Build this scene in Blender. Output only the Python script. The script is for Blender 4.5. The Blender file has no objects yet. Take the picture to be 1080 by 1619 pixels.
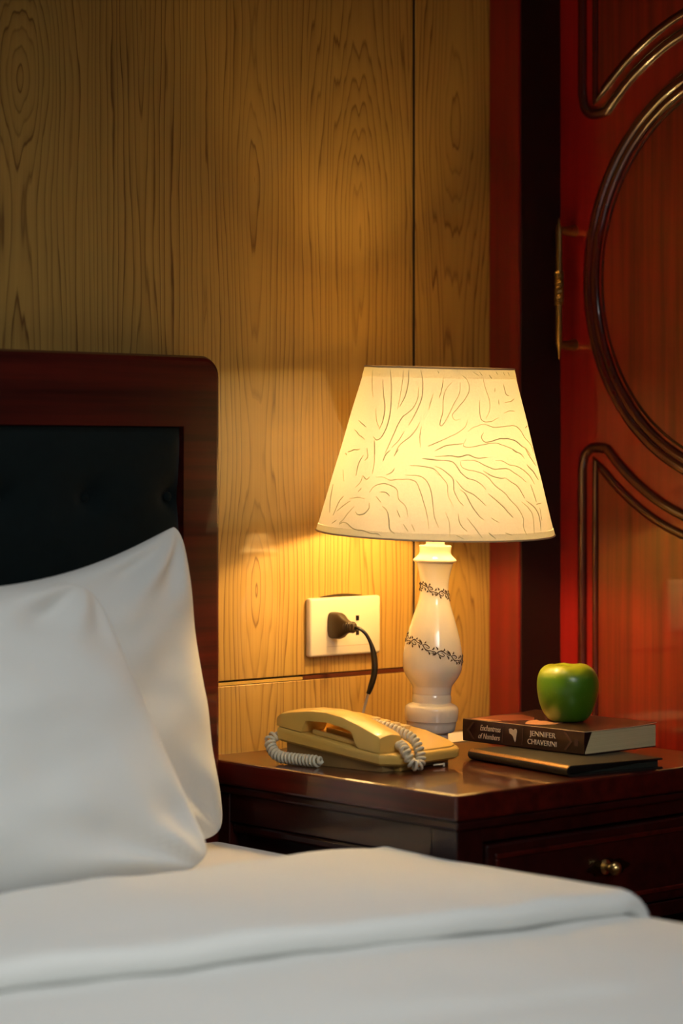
import bpy, bmesh, math, random
from mathutils import Vector, Matrix, noise
random.seed(4)
PI = math.pi
SC = bpy.context.scene
COL = SC.collection

# ------------------------------------------------------------------ camera
YAW = math.radians(41.1)
cam_d = bpy.data.cameras.new('camera')
cam = bpy.data.objects.new('camera', cam_d)
COL.objects.link(cam)
cam.location = (-2.0989, -2.4022, 0.973)
cam.rotation_euler = (PI / 2, 0, -YAW)
cam_d.sensor_fit = 'VERTICAL'
cam_d.sensor_height = 36.0
cam_d.lens = 3800.0 / 1619.0 * 36.0
cam_d.shift_y = -81.5 / 1619.0
cam_d.clip_start = 0.02
cam_d.dof.use_dof = True
cam_d.dof.focus_distance = 3.03
cam_d.dof.aperture_fstop = 2.8
SC.camera = cam

# ------------------------------------------------------------------ world, added lights, exposure
w = bpy.data.worlds.new('room_world')
SC.world = w
w.use_nodes = True
w.node_tree.nodes['Background'].inputs[0].default_value = (0.75, 0.85, 1.0, 1)
w.node_tree.nodes['Background'].inputs[1].default_value = 0.02

def area(name, loc, target, sx, sy, watts, color, spread=180):
    d = bpy.data.lights.new(name, 'AREA')
    d.shape = 'RECTANGLE'; d.size = sx; d.size_y = sy
    d.energy = watts; d.color = color; d.spread = math.radians(spread)
    o = bpy.data.objects.new(name, d); COL.objects.link(o)
    o.location = loc
    o.rotation_euler = (Vector(target) - Vector(loc)).to_track_quat('-Z', 'Y').to_euler()
    return o
# added unseen panel lighting the bed from above (its fixture is built below)
area('added_panel_light', (-0.85, -0.80, 2.66), (-0.85, -0.80, 0.0), 0.55, 0.55, 1.95, (0.97, 0.99, 0.97), 66)
# added cool light at an unseen window, spread kept off the back wall
area('added_window_light', (-1.55, -3.44, 2.12), (-0.95, -0.95, 0.45), 1.3, 0.7, 4.3, (0.97, 0.99, 0.97), 46)

SC.view_settings.view_transform = 'Standard'
SC.view_settings.look = 'None'
SC.view_settings.exposure = 0.0
SC.view_settings.gamma = 1.0
SC.view_settings.use_curve_mapping = False

LAMP_COL = (1.0, 0.62, 0.23)
BULB_STRENGTH = 365.0

# ------------------------------------------------------------------ node helpers
class NT:
    def __init__(s, name):
        s.m = bpy.data.materials.new(name); s.m.use_nodes = True
        s.t = s.m.node_tree; s.t.nodes.clear()
        s.out = s.n('ShaderNodeOutputMaterial')
    def n(s, typ, **kw):
        nd = s.t.nodes.new(typ)
        for k, v in kw.items():
            setattr(nd, k, v)
        return nd
    def l(s, a, b):
        s.t.links.new(a, b)
    def put(s, sock, v):
        if isinstance(v, (int, float)): sock.default_value = v
        elif isinstance(v, tuple): sock.default_value = (v + (1,))[:4] if len(sock.default_value) == 4 else v
        else: s.l(v, sock)
    def math(s, op, a, b=0.0, c=0.0):
        nd = s.n('ShaderNodeMath', operation=op)
        for i, v in enumerate((a, b, c)): s.put(nd.inputs[i], v)
        return nd.outputs[0]
    def mix(s, f, a, b):
        nd = s.n('ShaderNodeMix', data_type='RGBA')
        s.put(nd.inputs[0], f); s.put(nd.inputs[6], a); s.put(nd.inputs[7], b)
        return nd.outputs[2]
    def noise(s, vec, scale=5.0, detail=2.0, rough=0.5):
        nd = s.n('ShaderNodeTexNoise'); s.put(nd.inputs['Vector'], vec)
        nd.inputs['Scale'].default_value = scale; nd.inputs['Detail'].default_value = detail
        nd.inputs['Roughness'].default_value = rough
        return nd.outputs['Fac']
    def ramp(s, f, stops):
        nd = s.n('ShaderNodeValToRGB'); s.put(nd.inputs[0], f)
        e = nd.color_ramp.elements
        while len(e) < len(stops): e.new(0.5)
        for el, (p, c) in zip(e, stops):
            el.position = p; el.color = (c if isinstance(c, tuple) else (c, c, c)) + (1,)
        return nd.outputs[0]
    def obj(s):
        return s.n('ShaderNodeTexCoord').outputs['Object']
    def geo(s):
        return s.n('ShaderNodeNewGeometry').outputs['Position']
    def xyz(s, v):
        nd = s.n('ShaderNodeSeparateXYZ'); s.l(v, nd.inputs[0]); return nd.outputs
    def comb(s, x, y, z):
        nd = s.n('ShaderNodeCombineXYZ')
        for i, v in enumerate((x, y, z)): s.put(nd.inputs[i], v)
        return nd.outputs[0]
    def bump(s, h, strength=0.3, dist=0.001):
        nd = s.n('ShaderNodeBump'); s.l(h, nd.inputs['Height'])
        nd.inputs['Strength'].default_value = strength; nd.inputs['Distance'].default_value = dist
        return nd.outputs[0]
    def bsdf(s, **kw):
        nd = s.n('ShaderNodeBsdfPrincipled')
        for k, v in kw.items(): s.put(nd.inputs[k.replace('_', ' ')], v)
        s.l(nd.outputs[0], s.out.inputs[0])
        return nd

def plain(name, col, rough=0.5, vary=0.08, scale=30.0, bump=0.0, **kw):
    t = NT(name); o = t.obj(); f = t.noise(o, scale, 3)
    dark = tuple(c * (1 - vary) for c in col); lite = tuple(min(1, c * (1 + vary)) for c in col)
    args = dict(Base_Color=t.mix(f, dark, lite), Roughness=rough); args.update(kw)
    if bump: args['Normal'] = t.bump(f, bump, 0.001)
    t.bsdf(**args)
    return t.m

# ------------------------------------------------------------------ materials
def pine_mat():
    """rotary-cut pine veneer: sheets 18 cm wide, each with its own nested cathedral figure"""
    t = NT('pine_veneer'); p = t.xyz(t.geo()); X, Z = p[0], p[2]
    wn = t.noise(t.comb(t.math('MULTIPLY', X, 8.0), 3.1, t.math('MULTIPLY', Z, 1.5)), 1.0, 2)
    wf = t.noise(t.comb(t.math('MULTIPLY', X, 70.0), 1.7, t.math('MULTIPLY', Z, 14.0)), 1.0, 2)
    Xw = t.math('ADD', X, t.math('ADD', t.math('MULTIPLY', t.math('SUBTRACT', wn, 0.5), 0.030),
                                 t.math('MULTIPLY', t.math('SUBTRACT', wf, 0.5), 0.0035)))
    cc = t.math('DIVIDE', t.math('ADD', Xw, 4.92), 0.18)
    cell = t.math('FLOOR', cc)
    u = t.math('MULTIPLY', t.math('SUBTRACT', t.math('FRACT', cc), 0.5), 0.18)
    dn = t.noise(t.comb(t.math('MULTIPLY', cell, 7.31), 0.4, t.math('MULTIPLY', Z, 1.7)), 1.0, 1.2)
    wc = t.n('ShaderNodeTexWhiteNoise', noise_dimensions='1D'); t.l(cell, wc.inputs['W'])
    z0 = t.math('MULTIPLY_ADD', wc.outputs[0], 0.40, 1.28)
    sn = t.math('SINE', t.math('MULTIPLY', t.math('SUBTRACT', Z, z0), 5.236))
    d = t.math('ADD', t.math('MULTIPLY', sn, 0.030), t.math('MULTIPLY', t.math('SUBTRACT', dn, 0.5), 0.13))
    r = t.math('SQRT', t.math('ADD', t.math('MULTIPLY', u, u), t.math('MULTIPLY', d, d)))
    rn = t.noise(t.comb(t.math('MULTIPLY', X, 42.0), 8.0, t.math('MULTIPLY', Z, 1.6)), 1.0, 2)
    q = t.math('ADD', t.math('MULTIPLY', r, 135.0), t.math('MULTIPLY', rn, 3.4))
    saw = t.math('FRACT', q)
    line = t.ramp(saw, [(0.0, 0.5), (0.06, 0.0), (0.5, 0.07), (0.80, 0.30), (0.93, 1.0), (1.0, 0.5)])
    ring_id = t.math('FLOOR', q)
    wn2 = t.n('ShaderNodeTexWhiteNoise', noise_dimensions='2D')
    t.l(t.comb(ring_id, cell, 0.0), wn2.inputs['Vector'])
    amp = t.math('MULTIPLY_ADD', wn2.outputs[0], 0.70, 0.38)
    fib = t.noise(t.comb(t.math('MULTIPLY', X, 420.0), 0.0, t.math('MULTIPLY', Z, 5.0)), 1.0, 3, 0.6)
    base = t.mix(t.ramp(fib, [(0.3, 0.0), (0.7, 1.0)]), (0.47, 0.285, 0.065), (0.57, 0.365, 0.090))
    big = t.noise(t.comb(t.math('MULTIPLY', X, 10.0), 5.0, t.math('MULTIPLY', Z, 1.3)), 1.0, 2)
    base = t.mix(t.math('MULTIPLY', big, 0.4), base, (0.47, 0.23, 0.06))
    col = t.mix(t.math('MULTIPLY', line, amp), base, (0.15, 0.060, 0.012))
    t.bsdf(Base_Color=col, Roughness=0.42, Coat_Weight=1.0, Coat_Roughness=0.05, Coat_IOR=1.7,
           Normal=t.bump(line, 0.08, 0.0004))
    return t.m

def wood(name, c1, c2, axis=2, rough=0.3, coat=1.0, coat_rough=0.05, freq=70.0, streak=None):
    """lacquered reddish hardwood with straight streaks along one axis"""
    t = NT(name); p = t.xyz(t.obj())
    k = [freq, freq, freq]; k[axis] = 2.2
    v = t.comb(*[t.math('MULTIPLY', p[i], k[i]) for i in range(3)])
    f = t.noise(v, 1.0, 4, 0.6)
    k2 = [freq * 0.13] * 3; k2[axis] = 0.9
    g = t.noise(t.comb(*[t.math('MULTIPLY', p[i], k2[i]) for i in range(3)]), 1.0, 2)
    col = t.mix(t.ramp(f, [(0.36, 0.0), (0.62, 1.0)]), c1, c2)
    col = t.mix(t.math('MULTIPLY', t.ramp(g, [(0.4, 0.0), (0.7, 1.0)]), 0.55), col, streak or c1)
    t.bsdf(Base_Color=col, Roughness=rough, Coat_Weight=coat, Coat_Roughness=coat_rough)
    return t.m

M = {}
M['pine'] = pine_mat()
M['groove'] = plain('dark_groove', (0.018, 0.006, 0.003), 0.7)
M['mahog_h'] = wood('mahogany_rail', (0.030, 0.0022, 0.0012), (0.085, 0.006, 0.003), 0, 0.35, 0.8, 0.06)
M['mahog_v'] = wood('mahogany_stile', (0.030, 0.0022, 0.0012), (0.085, 0.006, 0.003), 2, 0.35, 0.8, 0.06)
M['stand'] = wood('nightstand_mahogany', (0.030, 0.002, 0.0012), (0.085, 0.006, 0.003), 1, 0.3, 0.8, 0.04)
M['stand_dark'] = wood('nightstand_body_wood', (0.012, 0.0012, 0.0009), (0.034, 0.0028, 0.0016), 1, 0.35, 0.55, 0.08)
M['door'] = wood('wardrobe_stile_wood', (0.22, 0.006, 0.006), (0.31, 0.010, 0.009), 2, 0.3, 0.9, 0.04, 60, (0.27, 0.008, 0.007))
M['panel'] = wood('wardrobe_panel_wood', (0.115, 0.006, 0.004), (0.225, 0.013, 0.008), 2, 0.3, 0.9, 0.05, 75, (0.13, 0.006, 0.004))
M['bead'] = wood('wardrobe_moulding_wood', (0.050, 0.0035, 0.0025), (0.085, 0.006, 0.004), 2, 0.25, 1.0, 0.05, 60)
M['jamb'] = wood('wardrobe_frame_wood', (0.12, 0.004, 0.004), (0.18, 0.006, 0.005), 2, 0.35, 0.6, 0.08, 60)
M['jamb_dark'] = plain('jamb_shade_black', (0.010, 0.0012, 0.001), 0.5, 0.2)  # near black puts the unlit jamb face's shade into the colour
M['brass'] = plain('aged_brass', (0.42, 0.27, 0.09), 0.38, 0.25, 120, 0.2, Metallic=1.0)
M['brass_bright'] = plain('bright_brass', (0.75, 0.52, 0.20), 0.3, 0.1, 60, Metallic=1.0)
M['velvet'] = plain('dark_teal_velvet', (0.0030, 0.0078, 0.0085), 0.95, 0.3, 60, 0.2, Specular_IOR_Level=0.2, Sheen_Weight=0.08, Sheen_Roughness=0.4)
M['linen'] = plain('white_cotton', (0.74, 0.75, 0.73), 0.85, 0.02, 500, 0.06, Sheen_Weight=0.1)
M['sheet'] = plain('white_sheet', (0.76, 0.74, 0.72), 0.85, 0.02, 400, 0.05)
M['plaster'] = plain('cream_plaster', (0.42, 0.36, 0.27), 0.9, 0.05, 8, 0.05)
M['ceil'] = plain('ceiling_paint', (0.5, 0.46, 0.38), 0.9, 0.04, 8)
M['floor'] = wood('floor_boards', (0.10, 0.04, 0.015), (0.20, 0.09, 0.035), 1, 0.4, 0.4, 0.15, 30)
M['porcelain'] = plain('white_porcelain', (0.86, 0.79, 0.69), 0.25, 0.02, 10, Coat_Weight=0.8, Coat_Roughness=0.05)
M['vine'] = plain('dark_bronze_print', (0.075, 0.045, 0.022), 0.45, 0.3, 300)
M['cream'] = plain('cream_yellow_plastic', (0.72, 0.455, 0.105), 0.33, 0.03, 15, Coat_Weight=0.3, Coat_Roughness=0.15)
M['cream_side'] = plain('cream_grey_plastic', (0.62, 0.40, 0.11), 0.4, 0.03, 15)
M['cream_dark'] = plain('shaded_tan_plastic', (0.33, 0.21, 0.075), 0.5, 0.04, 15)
M['key'] = plain('pale_key_plastic', (0.66, 0.50, 0.24), 0.4, 0.03, 40)
M['coil'] = plain('off_white_cord_vinyl', (0.70, 0.63, 0.46), 0.45, 0.05, 60)
M['outlet'] = plain('ivory_outlet_plastic', (0.80, 0.70, 0.52), 0.35, 0.02, 20)
M['black'] = plain('black_rubber', (0.012, 0.010, 0.008), 0.35, 0.1, 80)
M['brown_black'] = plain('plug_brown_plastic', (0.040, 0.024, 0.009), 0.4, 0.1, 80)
M['grey_wire'] = plain('pale_grey_wire', (0.42, 0.36, 0.30), 0.5, 0.05, 80)
M['pages'] = None
M['spine'] = plain('dark_brown_book_cover', (0.030, 0.010, 0.008), 0.35, 0.25, 60, Coat_Weight=0.3, Coat_Roughness=0.2)
M['cover_edge'] = plain('worn_cover_edge', (0.45, 0.32, 0.22), 0.7, 0.3, 300)
M['print_white'] = plain('cream_print', (0.62, 0.54, 0.46), 0.5, 0.08, 90)
M['print_dim'] = plain('faded_print', (0.085, 0.042, 0.034), 0.5, 0.2, 90)
M['peach'] = plain('peach_print', (0.62, 0.30, 0.17), 0.35, 0.25, 45)
M['rose_print'] = plain('reddish_print', (0.20, 0.055, 0.030), 0.35, 0.4, 45)
M['leather'] = plain('black_brown_leather', (0.011, 0.008, 0.005), 0.5, 0.3, 200, 0.3)
M['leather_glint'] = plain('bronze_spine_glint', (0.34, 0.17, 0.05), 0.38, 0.3, 200, 0.3, Metallic=0.6)  # lamp reflection on the notebook spine, put into the colour
M['dark_pages'] = plain('green_black_page_block', (0.012, 0.016, 0.010), 0.7, 0.3, 300)
M['paper'] = plain('white_paper', (0.78, 0.72, 0.66), 0.7, 0.03, 60)
M['glass'] = None

def page_mat():
    t = NT('book_page_block'); p = t.xyz(t.obj())
    f = t.noise(t.comb(t.math('MULTIPLY', p[0], 6.0), t.math('MULTIPLY', p[1], 6.0), t.math('MULTIPLY', p[2], 1800.0)), 1.0, 2)
    t.bsdf(Base_Color=t.mix(f, (0.58, 0.46, 0.22), (0.85, 0.71, 0.40)), Roughness=0.85, Normal=t.bump(f, 0.3, 0.0004))
    return t.m
M['pages'] = page_mat()

def glass_mat():
    t = NT('window_glass'); f = t.noise(t.obj(), 3.0, 1)
    t.bsdf(Base_Color=(0.95, 1.0, 0.98), Roughness=t.math('MULTIPLY', f, 0.02), Transmission_Weight=1.0, IOR=1.45)
    return t.m
M['glass'] = glass_mat()

def apple_mat():
    t = NT('green_apple_skin'); o = t.obj(); p = t.xyz(o)
    f = t.noise(o, 26.0, 3); sp = t.n('ShaderNodeTexVoronoi'); t.l(o, sp.inputs['Vector']); sp.inputs['Scale'].default_value = 230.0
    col = t.mix(f, (0.050, 0.168, 0.004), (0.088, 0.235, 0.006))
    up = t.ramp(t.math('MULTIPLY_ADD', t.math('SUBTRACT', t.math('ADD', p[2], t.math('MULTIPLY', f, 0.012)), 0.062), 60.0, 0.0), [(0.0, 0.0), (0.9, 1.0)])
    col = t.mix(t.math('MULTIPLY', up, 0.65), col, (0.40, 0.38, 0.02))
    col = t.mix(t.ramp(sp.outputs['Distance'], [(0.05, 0.45), (0.12, 0.0)]), col, (0.42, 0.50, 0.12))
    t.bsdf(Base_Color=col, Roughness=0.36, Coat_Weight=0.35, Coat_Roughness=0.2, Subsurface_Weight=0.0)
    return t.m
M['apple'] = apple_mat()

def shade_mat(name='lampshade_paper', amt=0.122, tint=1.0):
    t = NT(name); o = t.obj()
    f = t.noise(o, 320.0, 3, 0.7); g = t.noise(o, 22.0, 2)
    h = t.math('ADD', f, t.math('MULTIPLY', g, 0.6))
    col = t.mix(f, (0.80, 0.74, 0.58), (0.88, 0.83, 0.68))
    b = t.bump(h, 0.35, 0.001)
    d = t.n('ShaderNodeBsdfDiffuse'); t.l(col, d.inputs[0]); t.l(b, d.inputs['Normal'])
    tr = t.n('ShaderNodeBsdfTranslucent'); t.l(t.mix(f, (0.84 * tint, 0.77 * tint, 0.62 * tint * tint), (0.94 * tint, 0.89 * tint, 0.75 * tint * tint)), tr.inputs[0]); t.l(b, tr.inputs['Normal'])
    m = t.n('ShaderNodeMixShader'); m.inputs[0].default_value = amt
    t.l(d.outputs[0], m.inputs[1]); t.l(tr.outputs[0], m.inputs[2])
    t.l(m.outputs[0], t.out.inputs[0])
    return t.m
M['shade'] = shade_mat()
M['shade_band'] = shade_mat('lampshade_hem', 0.125, 0.74)
M['shade_line'] = plain('shade_cord_line', (0.74, 0.69, 0.42), 0.8, 0.1, 300)
M['shade_trim'] = plain('shade_tan_trim', (0.62, 0.45, 0.26), 0.8, 0.15, 300, 0.2)

def bulb_mat():
    t = NT('glowing_bulb'); f = t.noise(t.obj(), 10.0, 1)
    e = t.n('ShaderNodeEmission'); e.inputs[0].default_value = LAMP_COL + (1,)
    t.l(t.math('MULTIPLY_ADD', f, BULB_STRENGTH * 0.02, BULB_STRENGTH * 0.99), e.inputs[1])
    t.l(e.outputs[0], t.out.inputs[0])
    return t.m
M['bulb'] = bulb_mat()

# ------------------------------------------------------------------ mesh helpers
def link(name, bm, mat, parent=None, smooth=True, loc=None, angle=40):
    me = bpy.data.meshes.new(name)
    bmesh.ops.recalc_face_normals(bm, faces=bm.faces)
    bm.to_mesh(me); bm.free()
    me.materials.append(mat)
    if smooth:
        me.shade_smooth() if hasattr(me, 'shade_smooth') else None
        try: me.set_sharp_from_angle(angle=math.radians(angle))
        except Exception: pass
    o = bpy.data.objects.new(name, me); COL.objects.link(o)
    if parent: o.parent = parent
    if loc: o.location = loc
    return o

def tag(o, label=None, cat=None, group=None, kind=None):
    if label: o['label'] = label
    if cat: o['category'] = cat
    if group: o['group'] = group
    if kind: o['kind'] = kind
    return o

def thing(name, label, cat, loc=(0, 0, 0), rotz=0.0, group=None):
    o = bpy.data.objects.new(name, None); COL.objects.link(o)
    o.empty_display_size = 0.05
    o.location = loc; o.rotation_euler = (0, 0, rotz)
    return tag(o, label, cat, group)

def box(bm, lo, hi, bev=0.0, seg=2):
    r = bmesh.ops.create_cube(bm, size=1.0)
    vs = r['verts']
    for v in vs:
        v.co = Vector([lo[i] + (v.co[i] + 0.5) * (hi[i] - lo[i]) for i in range(3)])
    if bev > 0:
        es = list({e for v in vs for e in v.link_edges})
        bmesh.ops.bevel(bm, geom=es, offset=bev, segments=seg, profile=0.5, affect='EDGES')
    return bm

def bx(lo, hi, bev=0.0, seg=2):
    return box(bmesh.new(), lo, hi, bev, seg)

def lathe(bm, prof, n=64, c=(0, 0, 0), caps=True):
    rings = []
    for r, z in prof:
        rings.append([bm.verts.new((c[0] + r * math.cos(2 * PI * k / n), c[1] + r * math.sin(2 * PI * k / n), c[2] + z)) for k in range(n)])
    for a, b in zip(rings, rings[1:]):
        for k in range(n):
            bm.faces.new((a[k], a[(k + 1) % n], b[(k + 1) % n], b[k]))
    if caps:
        if prof[0][0] > 1e-6: bm.faces.new(rings[0][::-1])
        if prof[-1][0] > 1e-6: bm.faces.new(rings[-1])
    return bm

def smooth_path(pts, sub=6, closed=False):
    P = [Vector(p) for p in pts]; n = len(P); out = []
    rng = range(n if closed else n - 1)
    for i in rng:
        p0 = P[(i - 1) % n] if closed or i > 0 else P[0] * 2 - P[1]
        p1, p2 = P[i], P[(i + 1) % n]
        p3 = P[(i + 2) % n] if closed or i + 2 < n else P[-1] * 2 - P[-2]
        for k in range(sub):
            s = k / sub
            out.append(0.5 * ((2 * p1) + (p2 - p0) * s + (2 * p0 - 5 * p1 + 4 * p2 - p3) * s * s + (3 * p1 - p0 - 3 * p2 + p3) * s ** 3))
    if not closed: out.append(P[-1])
    return out

def tube(bm, pts, rad, n=8, closed=False, caps=True):
    P = [Vector(p) for p in pts]; m = len(P)
    t0 = (P[1] - P[0]).normalized()
    nrm = t0.orthogonal().normalized(); rings = []; prev = t0
    for i in range(m):
        if closed: t = (P[(i + 1) % m] - P[(i - 1) % m]).normalized()
        else: t = (P[min(i + 1, m - 1)] - P[max(i - 1, 0)])
        t = t.normalized() if t.length > 1e-9 else prev
        q = prev.rotation_difference(t); nrm = (q @ nrm).normalized(); prev = t
        b = t.cross(nrm)
        r = rad(i / (m - 1)) if callable(rad) else rad
        rings.append([bm.verts.new(P[i] + r * (math.cos(2 * PI * k / n) * nrm + math.sin(2 * PI * k / n) * b)) for k in range(n)])
    pairs = list(zip(rings, rings[1:]))
    if closed:
        # align the seam
        a, b = rings[-1], rings[0]
        off = min(range(n), key=lambda k: (a[0].co - b[k].co).length)
        rings0 = b[off:] + b[:off]; pairs.append((a, rings0))
    for a, b in pairs:
        for k in range(n):
            try: bm.faces.new((a[k], a[(k + 1) % n], b[(k + 1) % n], b[k]))
            except ValueError: pass
    if caps and not closed:
        bm.faces.new(rings[0][::-1]); bm.faces.new(rings[-1])
    return bm

def grid(bm, fn, nu, nv):
    g = [[bm.verts.new(fn(i / nu, j / nv)) for j in range(nv + 1)] for i in range(nu + 1)]
    for i in range(nu):
        for j in range(nv):
            bm.faces.new((g[i][j], g[i + 1][j], g[i + 1][j + 1], g[i][j + 1]))
    return g

def prism(bm, poly, place, h0, h1, bev=0.0):
    """extrude a 2-D outline: place(a, b, h) -> point"""
    lo = [bm.verts.new(place(a, b, h0)) for a, b in poly]
    hi = [bm.verts.new(place(a, b, h1)) for a, b in poly]
    n = len(poly)
    bm.faces.new(lo[::-1]); top = bm.faces.new(hi)
    for k in range(n):
        bm.faces.new((lo[k], lo[(k + 1) % n], hi[(k + 1) % n], hi[k]))
    if bev > 0:
        bmesh.ops.recalc_face_normals(bm, faces=bm.faces)
        bmesh.ops.bevel(bm, geom=list(top.edges), offset=bev, segments=3, profile=0.5, affect='EDGES')
    return bm

def text_mesh(name, body, size, mat, parent, matrix, depth=0.0002, shear=0.0, width=None, spacing=1.0):
    cu = bpy.data.curves.new(name, 'FONT'); cu.body = body; cu.size = size
    cu.align_x = 'CENTER'; cu.align_y = 'CENTER'; cu.extrude = depth; cu.shear = shear; cu.space_character = spacing
    tmp = bpy.data.objects.new(name + '_source', cu); COL.objects.link(tmp)
    dg = bpy.context.evaluated_depsgraph_get()
    me = bpy.data.meshes.new_from_object(tmp.evaluated_get(dg))
    bpy.data.objects.remove(tmp); bpy.data.curves.remove(cu)
    me.materials.clear(); me.materials.append(mat)
    sx = 1.0
    if width:
        xs = [v.co.x for v in me.vertices]; sx = width / (max(xs) - min(xs))
    me.transform(matrix @ Matrix.Diagonal((sx, 1, 1, 1)))
    o = bpy.data.objects.new(name, me); COL.objects.link(o); o.parent = parent
    return o

def nz(x, y, z=0.0):
    return noise.noise(Vector((x, y, z)))
def sstep(a, b, x):
    t = max(0.0, min(1.0, (x - a) / (b - a))); return t * t * (3 - 2 * t)

# ================================================================== ROOM SHELL
def struct(o):
    o['kind'] = 'structure'; return o
XL, XR, YF, ZC = -3.20, 0.96, -3.50, 2.70
struct(link('floor', bx((XL, YF, -0.10), (XR, 0.02, 0.0)), M['floor'], smooth=False))
struct(link('ceiling', bx((XL, YF, ZC), (XR, 0.02, ZC + 0.1)), M['ceil'], smooth=False))
cl = thing('added_ceiling_light', 'square ceiling panel added unseen to light the bed', 'ceiling light', (-0.85, -0.80, ZC))
for lo, hi in (((-0.32, -0.32, -0.035), (0.32, -0.29, -0.0005)), ((-0.32, 0.29, -0.035), (0.32, 0.32, -0.0005)), ((-0.32, -0.29, -0.035), (-0.29, 0.29, -0.0005)), ((0.29, -0.29, -0.035), (0.32, 0.29, -0.0005))):
    link('frame', bx(lo, hi, 0.002), M['outlet'], cl, False)
link('diffuser', bx((-0.289, -0.289, -0.020), (0.289, 0.289, -0.014)), M['ceil'], cl, False)
struct(link('wall_left', bx((XL - 0.1, YF, 0.0), (XL, 0.02, ZC)), M['plaster'], smooth=False))
struct(link('wall_right', bx((XR, YF, 0.0), (XR + 0.1, 0.02, ZC)), M['plaster'], smooth=False))
# wall behind the bed: a dark backing that shows in the joints, pine panels in front
wall_back = struct(link('wall_back', bx((XL, 0.012, 0.0), (XR, 0.12, ZC)), M['groove'], smooth=False))
gx0, gx1 = 0.1259, 0.1307          # vertical joint
gz0, gz1 = 0.6855, 0.6925          # horizontal joint
px = gx0
while px > XL + 0.01:
    nx = max(XL, px - 1.216)
    link('pine_panel', bx((nx, 0.0, gz1), (px, 0.0118, ZC - 0.002), 0.0009, 1), M['pine'], wall_back, False)
    link('pine_panel', bx((nx, 0.0, 0.002), (px, 0.0118, gz0), 0.0009, 1), M['pine'], wall_back, False)
    px = nx - 0.0048
link('pine_panel', bx((gx1, 0.0, 0.002), (XR, 0.0118, ZC - 0.002), 0.0009, 1), M['pine'], wall_back, False)
link('joint_strip', bx((gx0 + 0.0001, 0.0012, 0.002), (gx1 - 0.0001, 0.0117, ZC - 0.003)), M['groove'], wall_back, False)['label'] = 'dark upright joint between the pine panels'
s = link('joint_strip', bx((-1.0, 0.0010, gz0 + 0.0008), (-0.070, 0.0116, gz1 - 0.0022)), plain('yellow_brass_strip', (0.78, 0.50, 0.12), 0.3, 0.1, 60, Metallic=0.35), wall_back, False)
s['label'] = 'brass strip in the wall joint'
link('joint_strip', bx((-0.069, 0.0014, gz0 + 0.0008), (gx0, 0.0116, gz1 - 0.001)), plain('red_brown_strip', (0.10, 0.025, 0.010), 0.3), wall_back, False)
# wall behind the camera, its window added to supply cool light
bm = bmesh.new()
wx0, wx1, wz0, wz1 = -2.25, -0.85, 1.72, 2.52
for lo, hi in (((XL, YF - 0.12, 0), (wx0, YF, ZC)), ((wx1, YF - 0.12, 0), (XR, YF, ZC)),
               ((wx0, YF - 0.12, 0), (wx1, YF, wz0)), ((wx0, YF - 0.12, wz1), (wx1, YF, ZC))):
    box(bm, lo, hi)
struct(link('wall_front', bm, M['plaster'], smooth=False))
win = struct(link('added_window', bx((wx0, YF - 0.10, wz0), (wx0 + 0.05, YF - 0.05, wz1), 0.003), M['outlet'], smooth=False))
for lo, hi in (((wx1 - 0.05, YF - 0.10, wz0), (wx1, YF - 0.05, wz1)), ((wx0 + 0.05, YF - 0.10, wz0), (wx1 - 0.05, YF - 0.05, wz0 + 0.05)),
               ((wx0 + 0.05, YF - 0.10, wz1 - 0.05), (wx1 - 0.05, YF - 0.05, wz1)), ((-1.575, YF - 0.10, wz0 + 0.05), (-1.525, YF - 0.05, wz1 - 0.05))):
    link('window_frame', bx(lo, hi, 0.003), M['outlet'], win, False)
for a, b in ((wx0 + 0.05, -1.575), (-1.525, wx1 - 0.05)):
    link('pane', bx((a, YF - 0.078, wz0 + 0.05), (b, YF - 0.074, wz1 - 0.05)), M['glass'], win, False)

# ================================================================== WARDROBE (right)
WX = 0.35      # plane of the doors
ward = thing('wardrobe', 'tall red mahogany wardrobe with circle moulded doors right of the pine wall', 'wardrobe', (0, 0, 0))
yA, yB, yC_, yD = -0.060, -0.740, -0.744, -1.424
def wl(name, lo, hi, m, bev=0.002): return link(name, bx(lo, hi, bev), m, ward, False)
wl('frame_post', (0.27, yA, 0.0), (0.9, -0.001, 2.36), M['jamb'])
wl('jamb_shade_sheet', (0.2735, yA - 0.0015, 0.08), (WX + 0.02, yA + 0.001, 2.30), M['jamb_dark'], 0.0005)['label'] = 'jamb face coloured near black as shade beside the door'
wl('frame_post', (0.27, -1.49, 0.0), (0.9, yD - 0.004, 2.36), M['jamb'])
wl('plinth', (0.27, yD - 0.004, 0.0), (0.9, yA, 0.08), M['jamb'])
wl('top_rail', (0.27, yD - 0.004, 2.30), (0.9, yA, 2.36), M['jamb'])
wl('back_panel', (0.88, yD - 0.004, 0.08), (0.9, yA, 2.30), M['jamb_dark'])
wl('centre_divider', (WX + 0.045, -0.752, 0.08), (0.88, -0.732, 2.30), M['jamb_dark'])

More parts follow.
